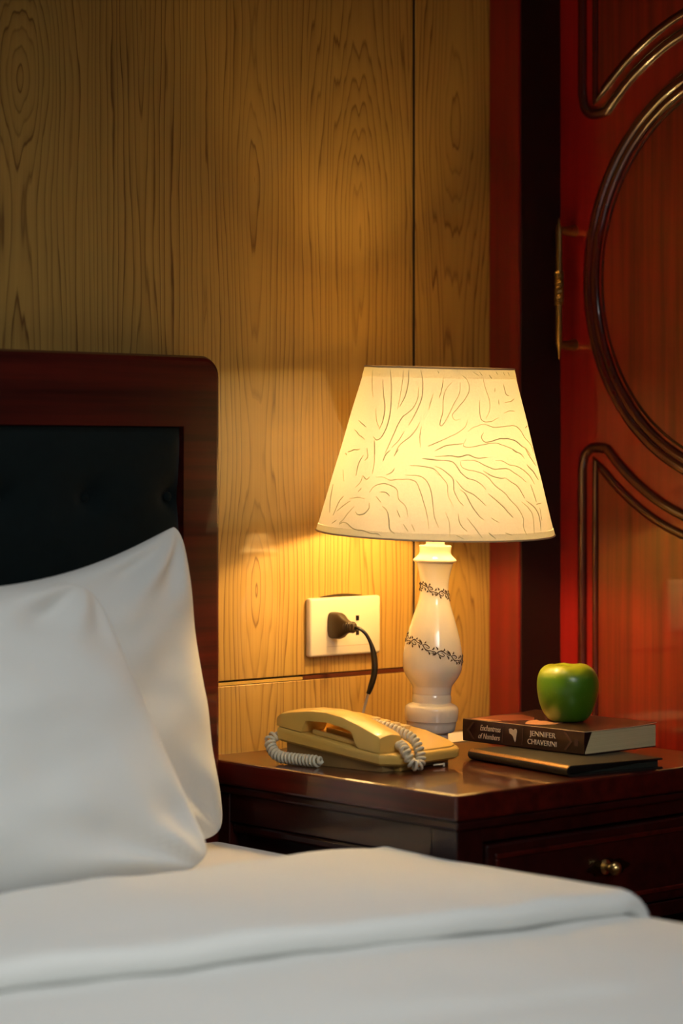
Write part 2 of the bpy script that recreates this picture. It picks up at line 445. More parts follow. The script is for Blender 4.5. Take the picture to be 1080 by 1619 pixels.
CZ, RC = 1.221, 0.279
def arc(cy, r, y0, y1, n, up):
    """points (y, z) of an arc round the door centre from y0 to y1"""
    out = []
    for i in range(n + 1):
        y = y0 + (y1 - y0) * i / n
        out.append((y, CZ + (1 if up else -1) * math.sqrt(max(0, r * r - (y - cy) ** 2))))
    return out
def panel_outline(cy, up, ins):
    """closed outline of the panel below / above the circle, inset by ins"""
    r = 0.340 + ins; hw = 0.294 - ins
    za = 0.22 + ins
    pts = [(cy - hw, za), (cy + hw, za)]
    if ins == 0:
        zc = CZ - 0.243
        cut = [(p.x, p.y) for p in smooth_path([(0.0, -0.030, 0), (0.0005, -0.014, 0), (0.005, 0.002, 0), (0.015, 0.0110, 0), (0.029, 0.0125, 0), (0.042, 0.0112, 0)], 4)]
        pts += [(cy + hw - p, zc + q) for p, q in cut]
        pts += arc(cy, r, cy + hw - 0.046, cy - hw + 0.046, 28, False)
        pts += [(cy - hw + p, zc + q) for p, q in cut[::-1]]
    else:
        pts += arc(cy, r, cy + hw, cy - hw, 32, False)
    if up: pts = [(y, 2 * CZ - z) for y, z in pts]
    return pts
def densify(pts, step=0.04):
    out = []
    for i, (a, b) in enumerate(zip(pts, pts[1:] + pts[:1])):
        d = math.hypot(b[0] - a[0], b[1] - a[1]); n = max(1, int(d / step))
        for k in range(n): out.append((a[0] + (b[0] - a[0]) * k / n, a[1] + (b[1] - a[1]) * k / n))
    return out
def make_door(y0, y1, handle_y):
    cy = (y0 + y1) / 2
    d = link('door', bx((WX, y1 + 0.001, 0.083), (WX + 0.04, y0 - 0.001, 2.297), 0.002), M['door'], ward, False)
    # circle: recessed-look disc of lighter boards, two round beads, a fine inner bead
    bm = bmesh.new()
    c = [(cy + 0.262 * math.cos(2 * PI * k / 96), CZ + 0.262 * math.sin(2 * PI * k / 96)) for k in range(96)]
    prism(bm, c, lambda a, b, h: (WX - h, a, b), -0.002, 0.0015)
    link('round_panel', bm, M['panel'], d, True)['label'] = 'streaky red brown round panel'
    for r, rad in ((0.2815, 0.0085), (0.2695, 0.0075)):
        ring = [(WX - 0.001, cy + r * math.cos(2 * PI * k / 120), CZ + r * math.sin(2 * PI * k / 120)) for k in range(120)]
        link('round_bead', tube(bmesh.new(), ring, rad, 12, True), M['bead'], d)
    ring = [(WX - 0.001, cy + 0.2565 * math.cos(2 * PI * k / 120), CZ + 0.2565 * math.sin(2 * PI * k / 120)) for k in range(120)]
    link('fine_bead', tube(bmesh.new(), ring, 0.0024, 8, True), M['bead'], d)
    for up in (False, True):
        for ins, rad in ((0.0, 0.0075), (0.0245, 0.0055)):
            pl = densify(panel_outline(cy, up, ins))
            link('panel_bead', tube(bmesh.new(), [(WX - 0.0005, a, b) for a, b in pl], rad, 10, True), M['bead'], d)
        bm = bmesh.new()
        pl = panel_outline(cy, up, 0.031)
        prism(bm, pl, lambda a, b, h: (WX - h, a, b), -0.002, 0.0025, 0.0)
        link('field_panel', bm, M['panel'], d, False)
    # brass pull: turned bar on two posts with a braided middle
    h0, h1 = 1.131, 1.297; hx = WX - 0.031
    bm = bmesh.new()
    prof = [(0.0006, h0 - 0.018), (0.0022, h0 - 0.006), (0.0035, h0), (0.0046, h0 + 0.004), (0.0046, h0 + 0.05)]
    prof += [(0.0046, h1 - 0.05), (0.0046, h1 - 0.004), (0.0035, h1), (0.0022, h1 + 0.004), (0.0006, h1 + 0.012)]
    lathe(bm, prof, 20, (hx, handle_y, 0))
    for z in (h0 + 0.003, h1 - 0.004):
        tube(bm, [(hx, handle_y, z), (hx + 0.012, handle_y, z - 0.001), (WX + 0.001, handle_y, z)], lambda s: 0.004 + 0.004 * s, 14)
    link('handle', bm, M['brass'], d)['label'] = 'long brass pull with braided middle'
    bm = bmesh.new()
    for ph in (0, 1, 2):
        pts = [(hx + 0.0048 * math.cos(s * 0.9 + ph * 2.094), handle_y + 0.0048 * math.sin(s * 0.9 + ph * 2.094), 1.189 + 0.046 * s / 30) for s in range(31)]
        tube(bm, pts, 0.0022, 6)
    b = link('braid', bm, M['brass'], d)
    return d
make_door(yA, yB, -0.0895)
make_door(yC_, yD, -1.394)

# ================================================================== BED
bed = thing('bed', 'mahogany bed with dark upholstered headboard against the pine wall', 'bed', (-1.15, -1.0, 0))
bed_o = Vector((-1.15, -1.0, 0))
def bp(lo, hi): return tuple(Vector(lo) - bed_o), tuple(Vector(hi) - bed_o)
HX1, HX0 = -0.2533, -2.0467
HZ = 1.102
# headboard frame: rounded outline with a rectangular opening, rounded edges
def headboard():
    bm = bmesh.new()
    outer = []; R = 0.026
    pL, pR = HX0, HX1
    outer.append((pL, 0.0))
    outer.append((pR, 0.0))
    for k in range(9):
        a = PI / 2 * k / 8
        outer.append((pR - R + R * math.cos(a), HZ - R + R * math.sin(a)))
    for k in range(9):
        a = PI / 2 + PI / 2 * k / 8
        outer.append((pL + R + R * math.cos(a), HZ - R + R * math.sin(a)))
    ix0, ix1, iz0, iz1 = HX0 + 0.0585, HX1 - 0.0585, 0.42, 1.0145
    inner = [(ix0, iz0), (ix1, iz0), (ix1, iz1), (ix0, iz1)]
    yf, yb = -0.060, -0.004
    # front ring as quads between matched outlines
    N = 20
    def matched():
        o = outer; i = []
        for (x, z) in o:
            i.append((min(max(x, ix0), ix1), min(max(z, iz0), iz1)))
        return o, i
    o, i = matched()
    def v(x, y, z): return bm.verts.new(Vector((x, y, z)) - bed_o)
    e = 0.007
    def shrink(p):
        x, z = p
        cx = min(max(x, pL + R), pR - R); cz = min(z, HZ - R)
        dx, dz = x - cx, z - cz; L = math.hypot(dx, dz) or 1
        return (x - dx / L * e, z - dz / L * e) if (abs(dx) + abs(dz)) > 1e-6 else p
    fo = [v(*(shrink(p)[0], yf, shrink(p)[1])) for p in o]
    f1 = [v((shrink(p)[0] * 0.4 + p[0] * 0.6), yf + e * 0.3, (shrink(p)[1] * 0.4 + p[1] * 0.6)) for p in o]
    so = [v(p[0], yf + e, p[1]) for p in o]
    bo = [v(p[0], yb, p[1]) for p in o]
    fi = [v(p[0], yf, p[1]) for p in i]
    bi = [v(p[0], yb, p[1]) for p in i]
    n = len(o)
    for k in range(n):
        l = (k + 1) % n
        for a, b in ((fi, fo), (fo, f1), (f1, so), (so, bo), (bo, bi), (bi, fi)):
            try: bm.faces.new((a[k], a[l], b[l], b[k]))
            except ValueError: pass
    bmesh.ops.remove_doubles(bm, verts=bm.verts, dist=1e-6)
    bmesh.ops.dissolve_degenerate(bm, edges=bm.edges, dist=1e-7)
    return bm
link('headboard_frame', headboard(), M['mahog_h'], bed, angle=9)
# tufted pad
tufts = [(x, z) for z in (0.929, 0.79, 0.65) for x in [-0.332 - 0.123 * k for k in range(14)]]
pX0, pX1, pZ0, pZ1 = HX0 + 0.0590, HX1 - 0.0590, 0.4205, 1.0140
def padf(u, v):
    x = pX0 + (pX1 - pX0) * u; z = pZ0 + (pZ1 - pZ0) * v
    e = min(x - pX0, pX1 - x, z - pZ0, pZ1 - z)
    puff = 0.016 * (1 - math.exp(-e / 0.012))
    dent = 0.0
    for tx, tz in tufts:
        d2 = (x - tx) ** 2 + (z - tz) ** 2
        if d2 < 0.01:
            ad = max(abs(x - tx), 1e-4)
            dent += 0.013 * math.exp(-d2 / 0.00022) + 0.005 * math.exp(-d2 / 0.0018)
    y = -0.052 - puff + min(dent, 0.016) + 0.0012 * nz(x * 25, z * 25)
    return Vector((x, y, z)) - bed_o
bm = bmesh.new(); g = grid(bm, padf, 220, 80)
bnd = [e for e in bm.edges if e.is_boundary]
ret = bmesh.ops.extrude_edge_only(bm, edges=bnd)
for v in ret['geom']:
    if isinstance(v, bmesh.types.BMVert): v.co.y = -0.010 - bed_o.y
pad = link('headboard_pad', bm, M['velvet'], bed); pad['label'] = 'tufted dark teal velvet pad'
bme = bmesh.new(); bmesh.ops.create_uvsphere(bme, u_segments=10, v_segments=6, radius=0.006)
bmesh.ops.scale(bme, vec=(1, 0.5, 1), verts=bme.verts)
b0 = None
for tx, tz in tufts:
    if b0 is None:
        b0 = link('tuft_button', bme, M['velvet'], pad); b = b0
    else:
        b = b0.copy(); COL.objects.link(b); b.parent = pad
    b.location = Vector((tx, -0.0535, tz)) - bed_o
for x0 in (HX1 - 0.030, HX0 + 0.004):
    link('side_rail', bx(*bp((x0, -2.06, 0.14), (x0 + 0.026, -0.061, 0.256)), 0.004), M['mahog_h'], bed, False)
link('foot_rail', bx(*bp((HX0 + 0.004, -2.09, 0.14), (HX1 - 0.004, -2.061, 0.36)), 0.004), M['mahog_h'], bed, False)
link('slat_base', bx(*bp((HX0 + 0.031, -2.058, 0.22), (HX1 - 0.031, -0.062, 0.258)), 0.002), M['mahog_h'], bed, False)
for x in (HX1 - 0.06, HX0 + 0.012):
    link('leg', bx(*bp((x, -2.088, 0.0), (x + 0.05, -2.04, 0.14)), 0.004), M['mahog_v'], bed, False)

# mattress with fitted sheet
bm = bx((HX0 + 0.034, -2.055, 0.2585), (-0.266, -0.072, 0.508), 0.022, 5)
tag(link('mattress', bm, M['sheet']), 'thick mattress in a pinkish white fitted sheet under the pillows', 'mattress')

# pillows
def pillow(name, TL, TR, BR, BL, T, sag_top, sag_side, seed, label, rnd_=0.055):
    TL, TR, BR, BL = map(Vector, (TL, TR, BR, BL))
    nrm = ((TR - TL).cross(BL - TL)).normalized()
    if nrm.y > 0: nrm = -nrm
    N = 56
    bm = bmesh.new()
    def pos(u, v, side):
        rc = 1 - rnd_ * (u * u * v * v) ** 5
        u0, v0 = u, v
        vv = v * (1 - (sag_top * (1 - u * u) if v > 0 else 0.03 * (1 - u * u)))
        uu = u * (1 - sag_side * (1 - v * v)) * rc
        vv *= rc
        a, b = (uu + 1) / 2, (vv + 1) / 2
        p = BL * (1 - a) * (1 - b) + BR * a * (1 - b) + TL * (1 - a) * b + TR * a * b
        e = max(0.0, (1 - u * u)) ** 0.5 * max(0.0, (1 - v * v)) ** 0.5
        wr = (0.010 * nz(u * 2.2 + seed, v * 2.2) + 0.006 * nz(u * 5 + seed, v * 4, 3)) * min(1, e * 2.2)
        # soft folds running in from the corners
        cr = 0.0
        for cu, cv in ((1, 1), (-1, 1), (1, -1), (-1, -1)):
            du, dv = (cu - u) * cu, (cv - v) * cv
            d = math.hypot(du, dv)
            if 0 < d < 0.9:
                ang = math.atan2(dv, du)
                cr += 0.007 * math.sin(ang * 9 + seed) * math.exp(-((d - 0.32) / 0.22) ** 2)
        p = p + nrm * ((T * e + wr + cr * min(1, e * 3)) if side > 0 else -(T * 0.55 * e))
        return p
    gs = []
    for side in (1, -1):
        g = [[bm.verts.new(pos(math.sin(PI / 2 * (-1 + 2 * i / N)), math.sin(PI / 2 * (-1 + 2 * j / N)), side)) for j in range(N + 1)] for i in range(N + 1)]
        for i in range(N):
            for j in range(N):
                bm.faces.new((g[i][j], g[i + 1][j], g[i + 1][j + 1], g[i][j + 1]))
    bmesh.ops.remove_doubles(bm, verts=bm.verts, dist=1e-5)
    # soft rounding is in pos(); no piping
    o = link(name, bm, M['linen'], angle=180)
    tag(o, label, 'pillow')
    return o
pillow('pillow', (-0.93, -0.115, 0.885), (-0.357, -0.118, 0.905), (-0.300, -0.135, 0.516), (-1.0, -0.15, 0.518), 0.072, 0.34, 0.035, 1.3,
       'white pillow leaning on the dark headboard pad, its corner standing highest')
pillow('pillow', (-1.15, -0.215, 0.80), (-0.545, -0.195, 0.848), (-0.452, -0.318, 0.516), (-1.20, -0.32, 0.518), 0.066, 0.06, 0.03, 5.1,
       'large white pillow in front of the other, nearest the folded duvet', 0.10)

# duvet: main layer, turned-back band at the pillow end, hanging over the sides
DX0, DX1, DY0, DY1 = -2.024, -0.2575, -2.070, -0.372
def yc(x): return -0.772 + 0.122 * max(-1.0, min(1.0, (-0.25 - x) / 0.7)) + 0.012 * nz(x * 5, 2)
def duvet_z(x, y):
    z = 0.5125 + 0.004 * nz(x * 2.6, y * 2.6, 1) + 0.004 * nz(x * 7 + 3, y * 5, 2) + 0.0016 * nz(x * 16, y * 13, 5)
    s2 = y - (yc(x) - 0.33 - 0.10 * x)
    z -= 0.005 * math.exp(-(s2 / 0.03) ** 2)
    e = min(DX1 - x, x - DX0)
    rr = 0.035
    if e < rr: z -= 0.020 * (1 - math.sqrt(max(0, 1 - ((rr - e) / rr) ** 2)))
    f = DY1 - y + 0.006 * nz(x * 9, 4.0) + 0.02 * sstep(-0.5, -0.25, x) * 0
    rf = 0.040
    if f < rf: z -= 0.030 * (1 - math.sqrt(max(0, 1 - ((rf - f) / rf) ** 2)))
    return max(z, 0.5090)
def dv(u, v):
    def dense(t): return t
    # more samples toward the lamp-side edge
    x = DX0 + (DX1 - DX0) * (1 - (1 - u) ** 1.35)
    y = DY0 + (DY1 - DY0) * (1 - (1 - v) ** 1.2)
    return Vector((x, y + 0.010 * nz(x * 4, 9.0) * v, duvet_z(x, y)))
bm = bmesh.new(); NU, NV = 190, 200
g = grid(bm, dv, NU, NV)
# side hang: strips going down outside the mattress
def hang(col, dirx, diry, zb):
    prev = col
    for k in range(1, 6):
        row = []
        for v in col:
            t = k / 5
            wv = 0.004 * nz(v.co.y * 6, v.co.x * 6, k)
            row.append(bm.verts.new((v.co.x + dirx * (0.004 * t), v.co.y + diry * 0.004 * t, v.co.z + (zb - v.co.z) * t)))
        for a, b, c, d_ in zip(prev, prev[1:], row[1:], row): bm.faces.new((a, b, c, d_))
        prev = row
hang([g[NU][j] for j in range(NV + 1)], 1, 0, 0.37)
hang([g[0][j] for j in range(NV + 1)], -1, 0, 0.37)
hang([g[i][NV] for i in range(NU + 1)], 0, 0, 0.5095)
hang([g[i][0] for i in range(NU + 1)], 0, -1, 0.40)
duv = tag(link('duvet', bm, M['linen'], angle=180), 'thick white duvet with its top folded back over the bed', 'duvet')
# the turned-back band: a soft rolled slab lying across the duvet and down its sides
path = []          # (x, z, nx, nz, thickness factor)
RE = 0.026
xr, xl = DX1 + 0.0045, DX0 - 0.0045
for k in range(12): path.append((xl, 0.40 + (0.5125 - RE - 0.40) * k / 11, -1.0, 0.0, 0.10))
for k in range(1, 9):
    a = PI / 2 * k / 8; path.append((xl + RE - RE * math.cos(a), 0.5125 - RE + RE * math.sin(a), -math.cos(a), math.sin(a), 0.10 + 0.80 * (k / 8)))
for k in range(1, 130):
    x = xl + RE + (xr - xl - 2 * RE) * k / 130; path.append((x, None, 0.0, 1.0, 1.0 - 0.12 * sstep(0.10, 0.0, min(x - xl - RE, xr - RE - x))))
for k in range(0, 9):
    a = PI / 2 * (1 - k / 8); path.append((xr - RE + RE * math.cos(a), 0.5125 - RE + RE * math.sin(a), math.cos(a), math.sin(a), 0.10 + 0.78 * (1 - k / 8)))
for k in range(1, 12): path.append((xr, 0.5125 - RE - (0.5125 - RE - 0.40) * k / 11, 1.0, 0.0, 0.10))
bm = bmesh.new(); rows = []
for (x, z, nx_, nz_, tf) in path:
    xe = min(max(x, DX0 + 0.03), DX1 - 0.03)
    zb = (duvet_z(xe, -0.55) - 0.002) if z is None else z - 0.001
    yh = -0.352 + 0.006 * nz(xe * 6, 3.3) - 0.030 * sstep(-0.40, -0.25, x); yf = yc(xe)
    T = (0.029 + 0.005 * nz(xe * 3.0, 7.0)) * tf
    row = []
    def addp(y, h):
        w_ = 0.0
        if h > T * 0.5:
            w_ = (0.0030 * nz(xe * 5, y * 6, 4) + 0.0016 * nz(xe * 15, y * 14, 5)) * tf
        row.append(bm.verts.new((x + nx_ * (h + w_), y, zb + nz_ * (h + w_))))
    for k in range(9):
        a = -PI / 2 + PI * k / 8; addp(yh - T * 0.7 + T * 0.7 * math.cos(a), T / 2 + T / 2 * math.sin(a))
    for k in range(1, 24):
        addp(yh - T * 0.7 + (yf + T * 0.6 - yh + T * 0.7) * k / 24, T)
    for k in range(12):
        a = PI / 2 - PI * 1.0 * k / 11; addp(yf + T * 0.6 - T * 0.6 * math.cos(a), T / 2 + T / 2 * math.sin(a))
    addp(yf + T * 1.2, 0.0004)
    rows.append(row)
for a, b in zip(rows, rows[1:]):
    for k in range(len(a) - 1): bm.faces.new((a[k], b[k], b[k + 1], a[k + 1]))
link('turned_back_band', bm, M['linen'], duv, angle=180)

# ================================================================== NIGHTSTAND
NX0, NX1, NY0, NY1, NZ = -0.2445, 0.2620, -0.471, -0.002, 0.60
ns = thing('nightstand', 'dark glossy mahogany nightstand with drawer between bed and wardrobe', 'nightstand', (0.009, -0.236, 0))
no = Vector((0.009, -0.236, 0))
def nb(lo, hi): return tuple(Vector(lo) - no), tuple(Vector(hi) - no)
def npart(name, lo, hi, m, bev=0.0015, parent=None): return link(name, bx(*nb(lo, hi), bev), m, parent or ns, False)
npart('top', (NX0, NY0, 0.570), (NX1, NY1, NZ), M['stand'], 0.003)
npart('top_moulding', (NX0 + 0.006, NY0 + 0.006, 0.5585), (NX1 - 0.004, NY1 - 0.002, 0.5698), M['stand_dark'], 0.003)
sx0, sx1, fy = NX0 + 0.013, NX1 - 0.010, NY0 + 0.013
for x in (sx0, sx1 - 0.042):
    for y in (fy, NY1 - 0.046):
        npart('leg', (x, y, 0.0), (x + 0.042, y + 0.042, 0.558), M['stand_dark'], 0.002)
for x in (sx0 + 0.001, sx1 - 0.041):
    npart('side_rail', (x, fy + 0.0425, 0.522), (x + 0.040, NY1 - 0.0465, 0.558), M['stand_dark'])
    npart('side_rail', (x, fy + 0.0425, 0.08), (x + 0.040, NY1 - 0.0465, 0.13), M['stand_dark'])
    npart('side_panel', (x + 0.014, fy + 0.0425, 0.1305), (x + 0.026, NY1 - 0.0465, 0.5215), M['stand_dark'])
    s = npart('panel_strip', (x + 0.004, fy + 0.0425, 0.508), (x + 0.014, NY1 - 0.0465, 0.5215), M['stand_dark'], 0.004)
npart('back_panel', (sx0 + 0.0425, NY1 - 0.012, 0.08), (sx1 - 0.0425, NY1 - 0.004, 0.558), M['stand_dark'])
npart('front_rail', (sx0 + 0.0425, fy + 0.003, 0.540), (sx1 - 0.0425, fy + 0.03, 0.558), M['stand_dark'])
npart('front_rail', (sx0 + 0.0425, fy + 0.003, 0.418), (sx1 - 0.0425, fy + 0.03, 0.436), M['stand_dark'])
npart('bottom_shelf', (sx0 + 0.0425, fy + 0.003, 0.09), (sx1 - 0.0425, NY1 - 0.013, 0.11), M['stand_dark'])
dr = npart('drawer', (sx0 + 0.045, fy - 0.002, 0.4385), (sx1 - 0.045, fy + 0.30, 0.5375), M['stand_dark'], 0.003)
bm = bmesh.new()
for lo, hi in (((sx0 + 0.057, fy - 0.0055, 0.520), (sx1 - 0.057, fy - 0.0021, 0.526)), ((sx0 + 0.057, fy - 0.0055, 0.450), (sx1 - 0.057, fy - 0.0021, 0.456)),
               ((sx0 + 0.057, fy - 0.0055, 0.4562), (sx0 + 0.063, fy - 0.0021, 0.5198)), ((sx1 - 0.063, fy - 0.0055, 0.4562), (sx1 - 0.057, fy - 0.0021, 0.5198))):
    box(bm, *nb(lo, hi), 0.0012, 1)
link('drawer_bead', bm, M['stand'], dr, False)
# brass knob on a leaf-shaped back plate, with a small drop pull
bm = bmesh.new()
kx, kz = 0.010, 0.491
rows = []
prof = [(0.0095, 0.0), (0.0090, -0.0015), (0.0045, -0.003), (0.0038, -0.008), (0.0065, -0.011), (0.0085, -0.015), (0.0080, -0.019), (0.0045, -0.0225), (0.0, -0.0235)]
lathe(bm, [(r, z) for r, z in prof], 24)
bmesh.ops.rotate(bm, verts=bm.verts, cent=(0, 0, 0), matrix=Matrix.Rotation(-PI / 2, 3, 'X'))
for v in bm.verts: v.co = Vector((v.co.x, -abs(v.co.y), v.co.z)) + Vector((kx, fy - 0.0022, kz)) - no
link('knob', bm, M['brass_bright'], dr)['label'] = 'brass drawer knob'
bm = bmesh.new()
leaf = []
for k in range(40):
    a = 2 * PI * k / 40
    rr = 0.016 + 0.007 * abs(math.cos(a)) ** 3 + 0.0022 * math.cos(a * 8)
    leaf.append((rr * math.cos(a) * 1.5, rr * math.sin(a) * 0.62))
prism(bm, leaf, lambda a, b, h: Vector((kx + 0.006 + a, fy - 0.0022 - h, kz - 0.001 + b)) - no, 0.0, 0.0012)
link('back_plate', bm, plain('dark_brass_plate', (0.055, 0.035, 0.012), 0.35, 0.3, 200, Metallic=1.0), dr, False)

# ================================================================== LAMP
LX, LY = -0.0035, -0.1725
fwd = Vector((math.sin(YAW), math.cos(YAW), 0)); rgt = Vector((math.cos(YAW), -math.sin(YAW), 0))
lamp = thing('table_lamp', 'lit table lamp with white porcelain base and embossed cream shade on the nightstand', 'lamp', (LX, LY, NZ))
# the whole lamp leans a little
lean = Matrix.Rotation(math.radians(1.3), 3, fwd)
lamp.rotation_euler = lean.to_euler()
prof_px = [(1513, 26), (1508, 29.0), (1480, 31.0), (1432, 32.0), (1428, 33.2), (1400, 33.9), (1375, 34.4), (1340, 34.3), (1318, 32.6), (1303, 29.0), (1294, 25.4), (1285, 24.9),
           (1262, 25.1), (1240, 24.6), (1228, 24.0), (1222, 24.4), (1205, 24.6), (1175, 25.2), (1160, 26.4), (1140, 28.6), (1110, 32.2), (1080, 35.0), (1040, 37.4), (990, 38.1),
           (940, 37.8), (890, 36.8), (840, 35.2), (790, 33.2), (740, 30.9), (690, 28.4), (640, 25.8), (590, 23.0), (550, 20.9), (510, 19.4), (470, 18.5), (430, 18.1), (390, 18.3), (350, 19.2), (310, 20.5), (270, 22.2), (246, 23.4), (240, 24.6), (237, 26.2), (228, 27.8), (218, 27.6), (205, 25.4), (190, 22.6), (176, 20.9), (160, 20.2), (135, 20.4), (122, 20.7), (112, 20.4), (108, 18), (106, 12.4), (92, 12.0), (76, 11.8), (74, 10)]
body = [(r / 1000.0, 0.028 + (1513 - y) / 5910.0) for y, r in prof_px]
bprof = [tuple(p) for p in smooth_path([(r, 0, z) for r, z in body], 2)]
bm = lathe(bmesh.new(), [(r, z) for r, _, z in bprof], 72)
base = link('base', bm, M['porcelain'], lamp, angle=60)
link('foot', lathe(bmesh.new(), [(0.021, 0.0005), (0.022, 0.002), (0.022, 0.0275)], 40), M['porcelain'], lamp, angle=60)
def r_at(z):
    for (r0, z0), (r1, z1) in zip(body, body[1:]):
        if z0 <= z <= z1 or z1 <= z <= z0:
            return r0 + (r1 - r0) * ((z - z0) / (z1 - z0) if z1 != z0 else 0)
    return body[-1][0]
A_CAM = math.atan2(-fwd.y, -fwd.x)
def vine(bm, za, slope, h, nrep, seed, a0=0.0):
    """scrolling leaf border wound round the base; local units: s along, t across"""
    rnd = random.Random(seed)
    L = 2 * PI * 0.03
    def put(s, t):       # s in 0..nrep, t in -1..1
        ang = A_CAM + a0 + 2 * PI * s / nrep
        dz = slope * math.sin(2 * PI * s / nrep)
        z = za + dz + t * h
        r = r_at(z) + 0.00012
        return Vector((r * math.cos(ang), r * math.sin(ang), z))
    def stroke(pts, w0, w1):
        P = smooth_path([(s, t, 0) for s, t in pts], 5)
        n = len(P)
        tube(bm, [put(p.x, p.y) for p in P], lambda q: max(0.00012, 1.7 * (w0 + (w1 - w0) * abs(2 * q - 1))), 5)
    for k in range(nrep):
        d = 1 if k % 2 == 0 else -1
        j = lambda: rnd.uniform(-0.06, 0.06)
        stroke([(k - 0.1, -0.55 * d), (k + 0.2, -0.15 * d + j()), (k + 0.5, 0.45 * d), (k + 0.8, 0.2 * d), (k + 1.05, 0.5 * d)], 0.00042, 0.0002)
        c = (k + 0.52, -0.12 * d); R = 0.34
        sp = [(c[0] + R * (1 - q * 0.75) * math.cos(1.2 + q * 7.2), c[1] + d * 1.35 * R * (1 - q * 0.75) * math.sin(1.2 + q * 7.2)) for q in [i / 9 for i in range(10)]]
        stroke(sp, 0.00045, 0.0002)
        c = (k + 0.98, 0.30 * d); R = 0.24
        sp = [(c[0] + R * (1 - q * 0.8) * math.cos(2.4 - q * 6), c[1] + d * 1.4 * R * (1 - q * 0.8) * math.sin(2.4 - q * 6)) for q in [i / 8 for i in range(9)]]
        stroke(sp, 0.0004, 0.0002)
        for (s0, t0, s1, t1) in ((0.1, -0.3, -0.1, -0.85), (0.3, -0.5, 0.42, -1.0), (0.62, 0.5, 0.7, 0.98), (0.86, 0.0, 1.0, -0.6), (0.25, 0.3, 0.12, 0.75)):
            stroke([(k + s0, t0 * d), (k + (s0 + s1) / 2 + 0.05, (t0 + t1) / 2 * d), (k + s1, t1 * d)], 0.00075, 0.00012)
bm = bmesh.new(); vine(bm, 0.134, -0.0135, 0.0078, 12, 3, 0.0)
v1 = link('painted_vine', bm, M['vine'], base, angle=180)
bm = bmesh.new(); vine(bm, 0.2075, -0.0065, 0.0074, 8, 8, 0.1)
v2 = link('painted_vine', bm, M['vine'], base, angle=180)
# shade: separate leaning frame of paper with trim, cords and a wire spider
S0, S1 = 0.2820, 0.4910            # bottom / top of the shade above the lamp's foot
RB, RT = 0.1515, 0.0945
tilt = Matrix.Rotation(math.radians(2.6), 4, rgt)   # top leans toward the bed side
piv = Matrix.Translation((0, 0, 0.36))
TS = piv @ tilt @ piv.inverted()
def shade_pt(phi, t, off=0.0):
    """phi: angle from the room side (deg), t: 0 top .. 1 bottom"""
    a = A_CAM + math.radians(phi); r = RT + (RB - RT) * t + off
    wob = 0.0006 * nz(math.cos(a) * 3, math.sin(a) * 3, t * 5)
    return TS @ Vector(((r + wob) * math.cos(a), (r + wob) * math.sin(a), S1 + (S0 - S1) * t))
bm = bmesh.new(); n = 120; rows = []
for j in range(25):
    rows.append([bm.verts.new(shade_pt(360 * k / n, 0.060 + (0.960 - 0.060) * j / 24)) for k in range(n)])
for a, b in zip(rows, rows[1:]):
    for k in range(n): bm.faces.new((a[k], a[(k + 1) % n], b[(k + 1) % n], b[k]))
shade = link('shade', bm, M['shade'], lamp, angle=180)
shade['label'] = 'glowing cream paper shade with flowing embossed cord lines'
for nm, t0, t1 in (('top_trim', -0.002, 0.060), ('bottom_trim', 0.960, 1.004)):
    bm = bmesh.new(); rows = []
    for t, off in ((t0, 0.0005), (t0 * 0.5 + t1 * 0.5, 0.0006), (t1, 0.0003)):
        rows.append([bm.verts.new(shade_pt(360 * k / n, t, off)) for k in range(n)])
    for a, b in zip(rows, rows[1:]):
        for k in range(n): bm.faces.new((a[k], a[(k + 1) % n], b[(k + 1) % n], b[k]))
    link(nm, bm, M['shade_band'], shade)
for t in (0.0, 1.0):
    ring = [shade_pt(3 * k, t, 0.0004) for k in range(120)]
    link('rim_wire', tube(bmesh.new(), ring, 0.0011, 8, True), M['shade_trim'], shade)
